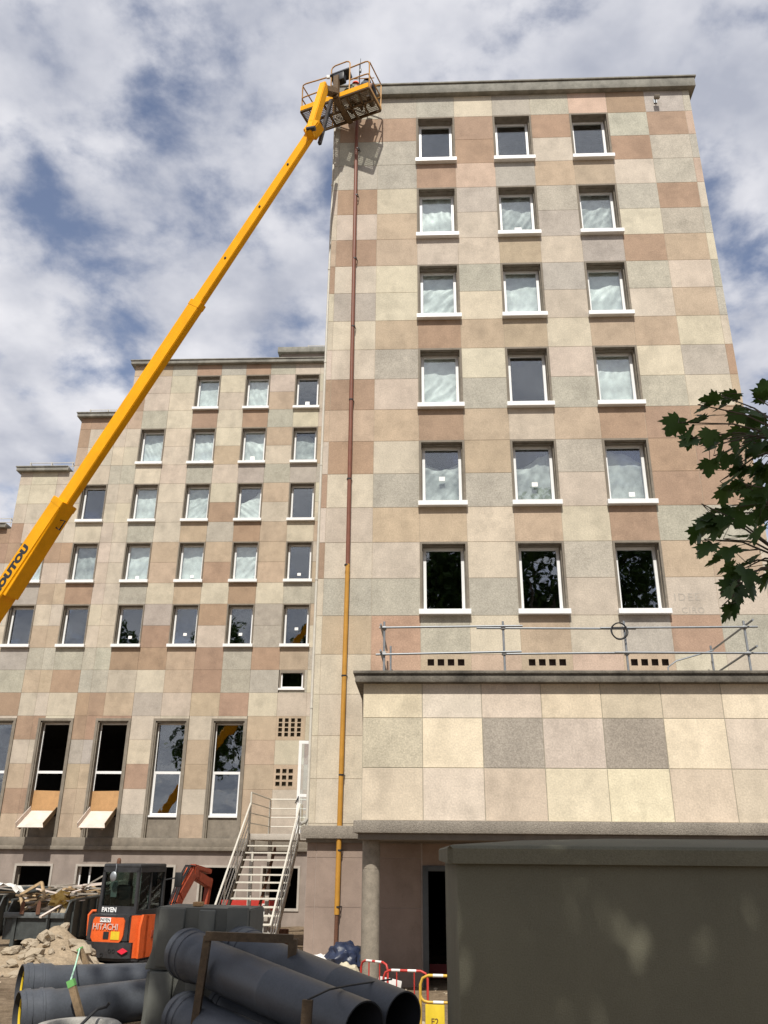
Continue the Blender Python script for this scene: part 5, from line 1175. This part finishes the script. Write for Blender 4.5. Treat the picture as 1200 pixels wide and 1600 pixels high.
mt = tree((5.2, 1.6, 1.2), 17, [((3.4, .4, 9.6), (2.6, 2.0, 1.7)), ((1.4, -.9, 11.6), (2.4, 2.2, 2.0)), ((-.9, -1.6, 13.2), (2.1, 2.2, 2.0)), ((5.8, 1.0, 10.5), (2.5, 2.2, 2.2)), ((4.2, -.8, 14.6), (3.2, 2.8, 2.6)), ((6.8, -2, 13), (2.6, 2.6, 2.6)), ((3.0, -2.6, 17.5), (3.2, 2.6, 2.4)), ((.4, -2.8, 16.6), (2.8, 2.4, 2.2)), ((10.2, -1.8, 15.2), (2.8, 2.4, 2.4)), ((8.6, -2.2, 18.6), (2.8, 2.4, 2.0)), ((6.2, -2.4, 18.8), (2.6, 2.4, 2.2)), ((1.2, -2.0, 14.4), (2.4, 2.2, 2.2)), ((11.5, -2.5, 18.0), (2.2, 2.2, 2.0)), ((-1.6, -.3, 13.2), (1.9, 1.5, 1.2)), ((1.2, -1.3, 10.2), (1.7, 1.3, 1.0)), ((-2.7, -.5, 15.2), (1.5, 1.6, 1.3))], 'leafy maple tree whose branch hangs into the picture at the right', 5, 26000, .27)
for tx, th_, lab, sd_ in ((-10, 23, 'tall broadleaf tree behind the camera, nearest the maple', 8), (-19, 24, 'broad tree behind the camera, second from the maple', 9), (-29, 23, 'tall tree far to the left behind the camera', 10)):
    tree((tx, -9, 1.2), th_, [((tx, -9, 12), (3.6, 3.0, 3.4)), ((tx+1.8, -9.5, 16.5), (3.0, 3.0, 3.0)), ((tx-1.6, -9, 18), (3, 2.8, 2.8)), ((tx, -9.4, th_-2.2), (2.6, 2.4, 2.4))], lab, sd_, 4500, .5, 'broadleaf_tree')
# the branch that hangs into view
r = random.Random(21); D0 = 6.0
tips = [(1060, 668), (1090, 640), (1100, 700), (1125, 625), (1080, 692), (1150, 640), (1180, 628), (1115, 720), (1150, 735), (1175, 680), (1190, 720), (1108, 705), (1135, 690), (1160, 700), (1195, 660), (1200, 755), (1165, 765), (1150, 775),
        (1096, 795), (1110, 815), (1095, 830), (1130, 800), (1155, 800), (1190, 800), (1100, 850), (1130, 850), (1148, 870), (1200, 880), (1142, 900), (1165, 895), (1150, 925), (1125, 935), (1128, 955), (1215, 840), (1215, 780), (1215, 700), (1220, 640), (1185, 745), (1172, 715), (1125, 760)]
start = at(1330, 700, 5.2); L0 = Vector(mt.location)
hub = [at(1255, 690, 5.8), at(1260, 800, 5.9), at(1240, 880, 5.9)]
tw = MB(); tw.tube([Vector((5.25, 1.6, 6.0))-L0, Vector((4.6, 3.2, 6.3))-L0, at(1340, 640, 5.2)-L0, hub[0]-L0], [.09, .06, .035, .022], 8)
tw.tube([at(1300, 670, 5.5)-L0, hub[1]-L0, hub[2]-L0, at(1200, 905, 5.9)-L0], [.025, .02, .014, .006], 7)
lf = MB()
for i, (u, v) in enumerate(tips):
    Y = D0+r.uniform(-.45, .45); p = at(u, v-8, Y); hb_ = min(hub, key=lambda q: (q-p).length)
    m_ = (p*.55+hb_*.45)+Vector((0, 0, .06)); tw.tube([hb_-L0, m_-L0, p-L0], [.010, .007, .004], 5)
    out = (p-hb_).normalized()
    for k in range(3 if u < 1185 else 4):
        base_ = p + rv(r)*.07 - out*r.uniform(0, .16) + (Vector((0, 0, 0)) if k == 0 else rv(r)*.06)
        d = (out*.8 + Vector((0, 0, -.75)) + rv(r)*.65); nn = Vector((0, -.25, 1)) + rv(r)*.6
        q = base_+d.normalized()*.03; tw.tube([m_-L0 if k == 0 else p-L0, base_-L0], .0025, 4); add_leaf(lf.bm, base_-L0, d, nn, r.uniform(.12, .19))
tw.build('branch', M_bark, mt); lf.build('foliage', M_leaf, mt)
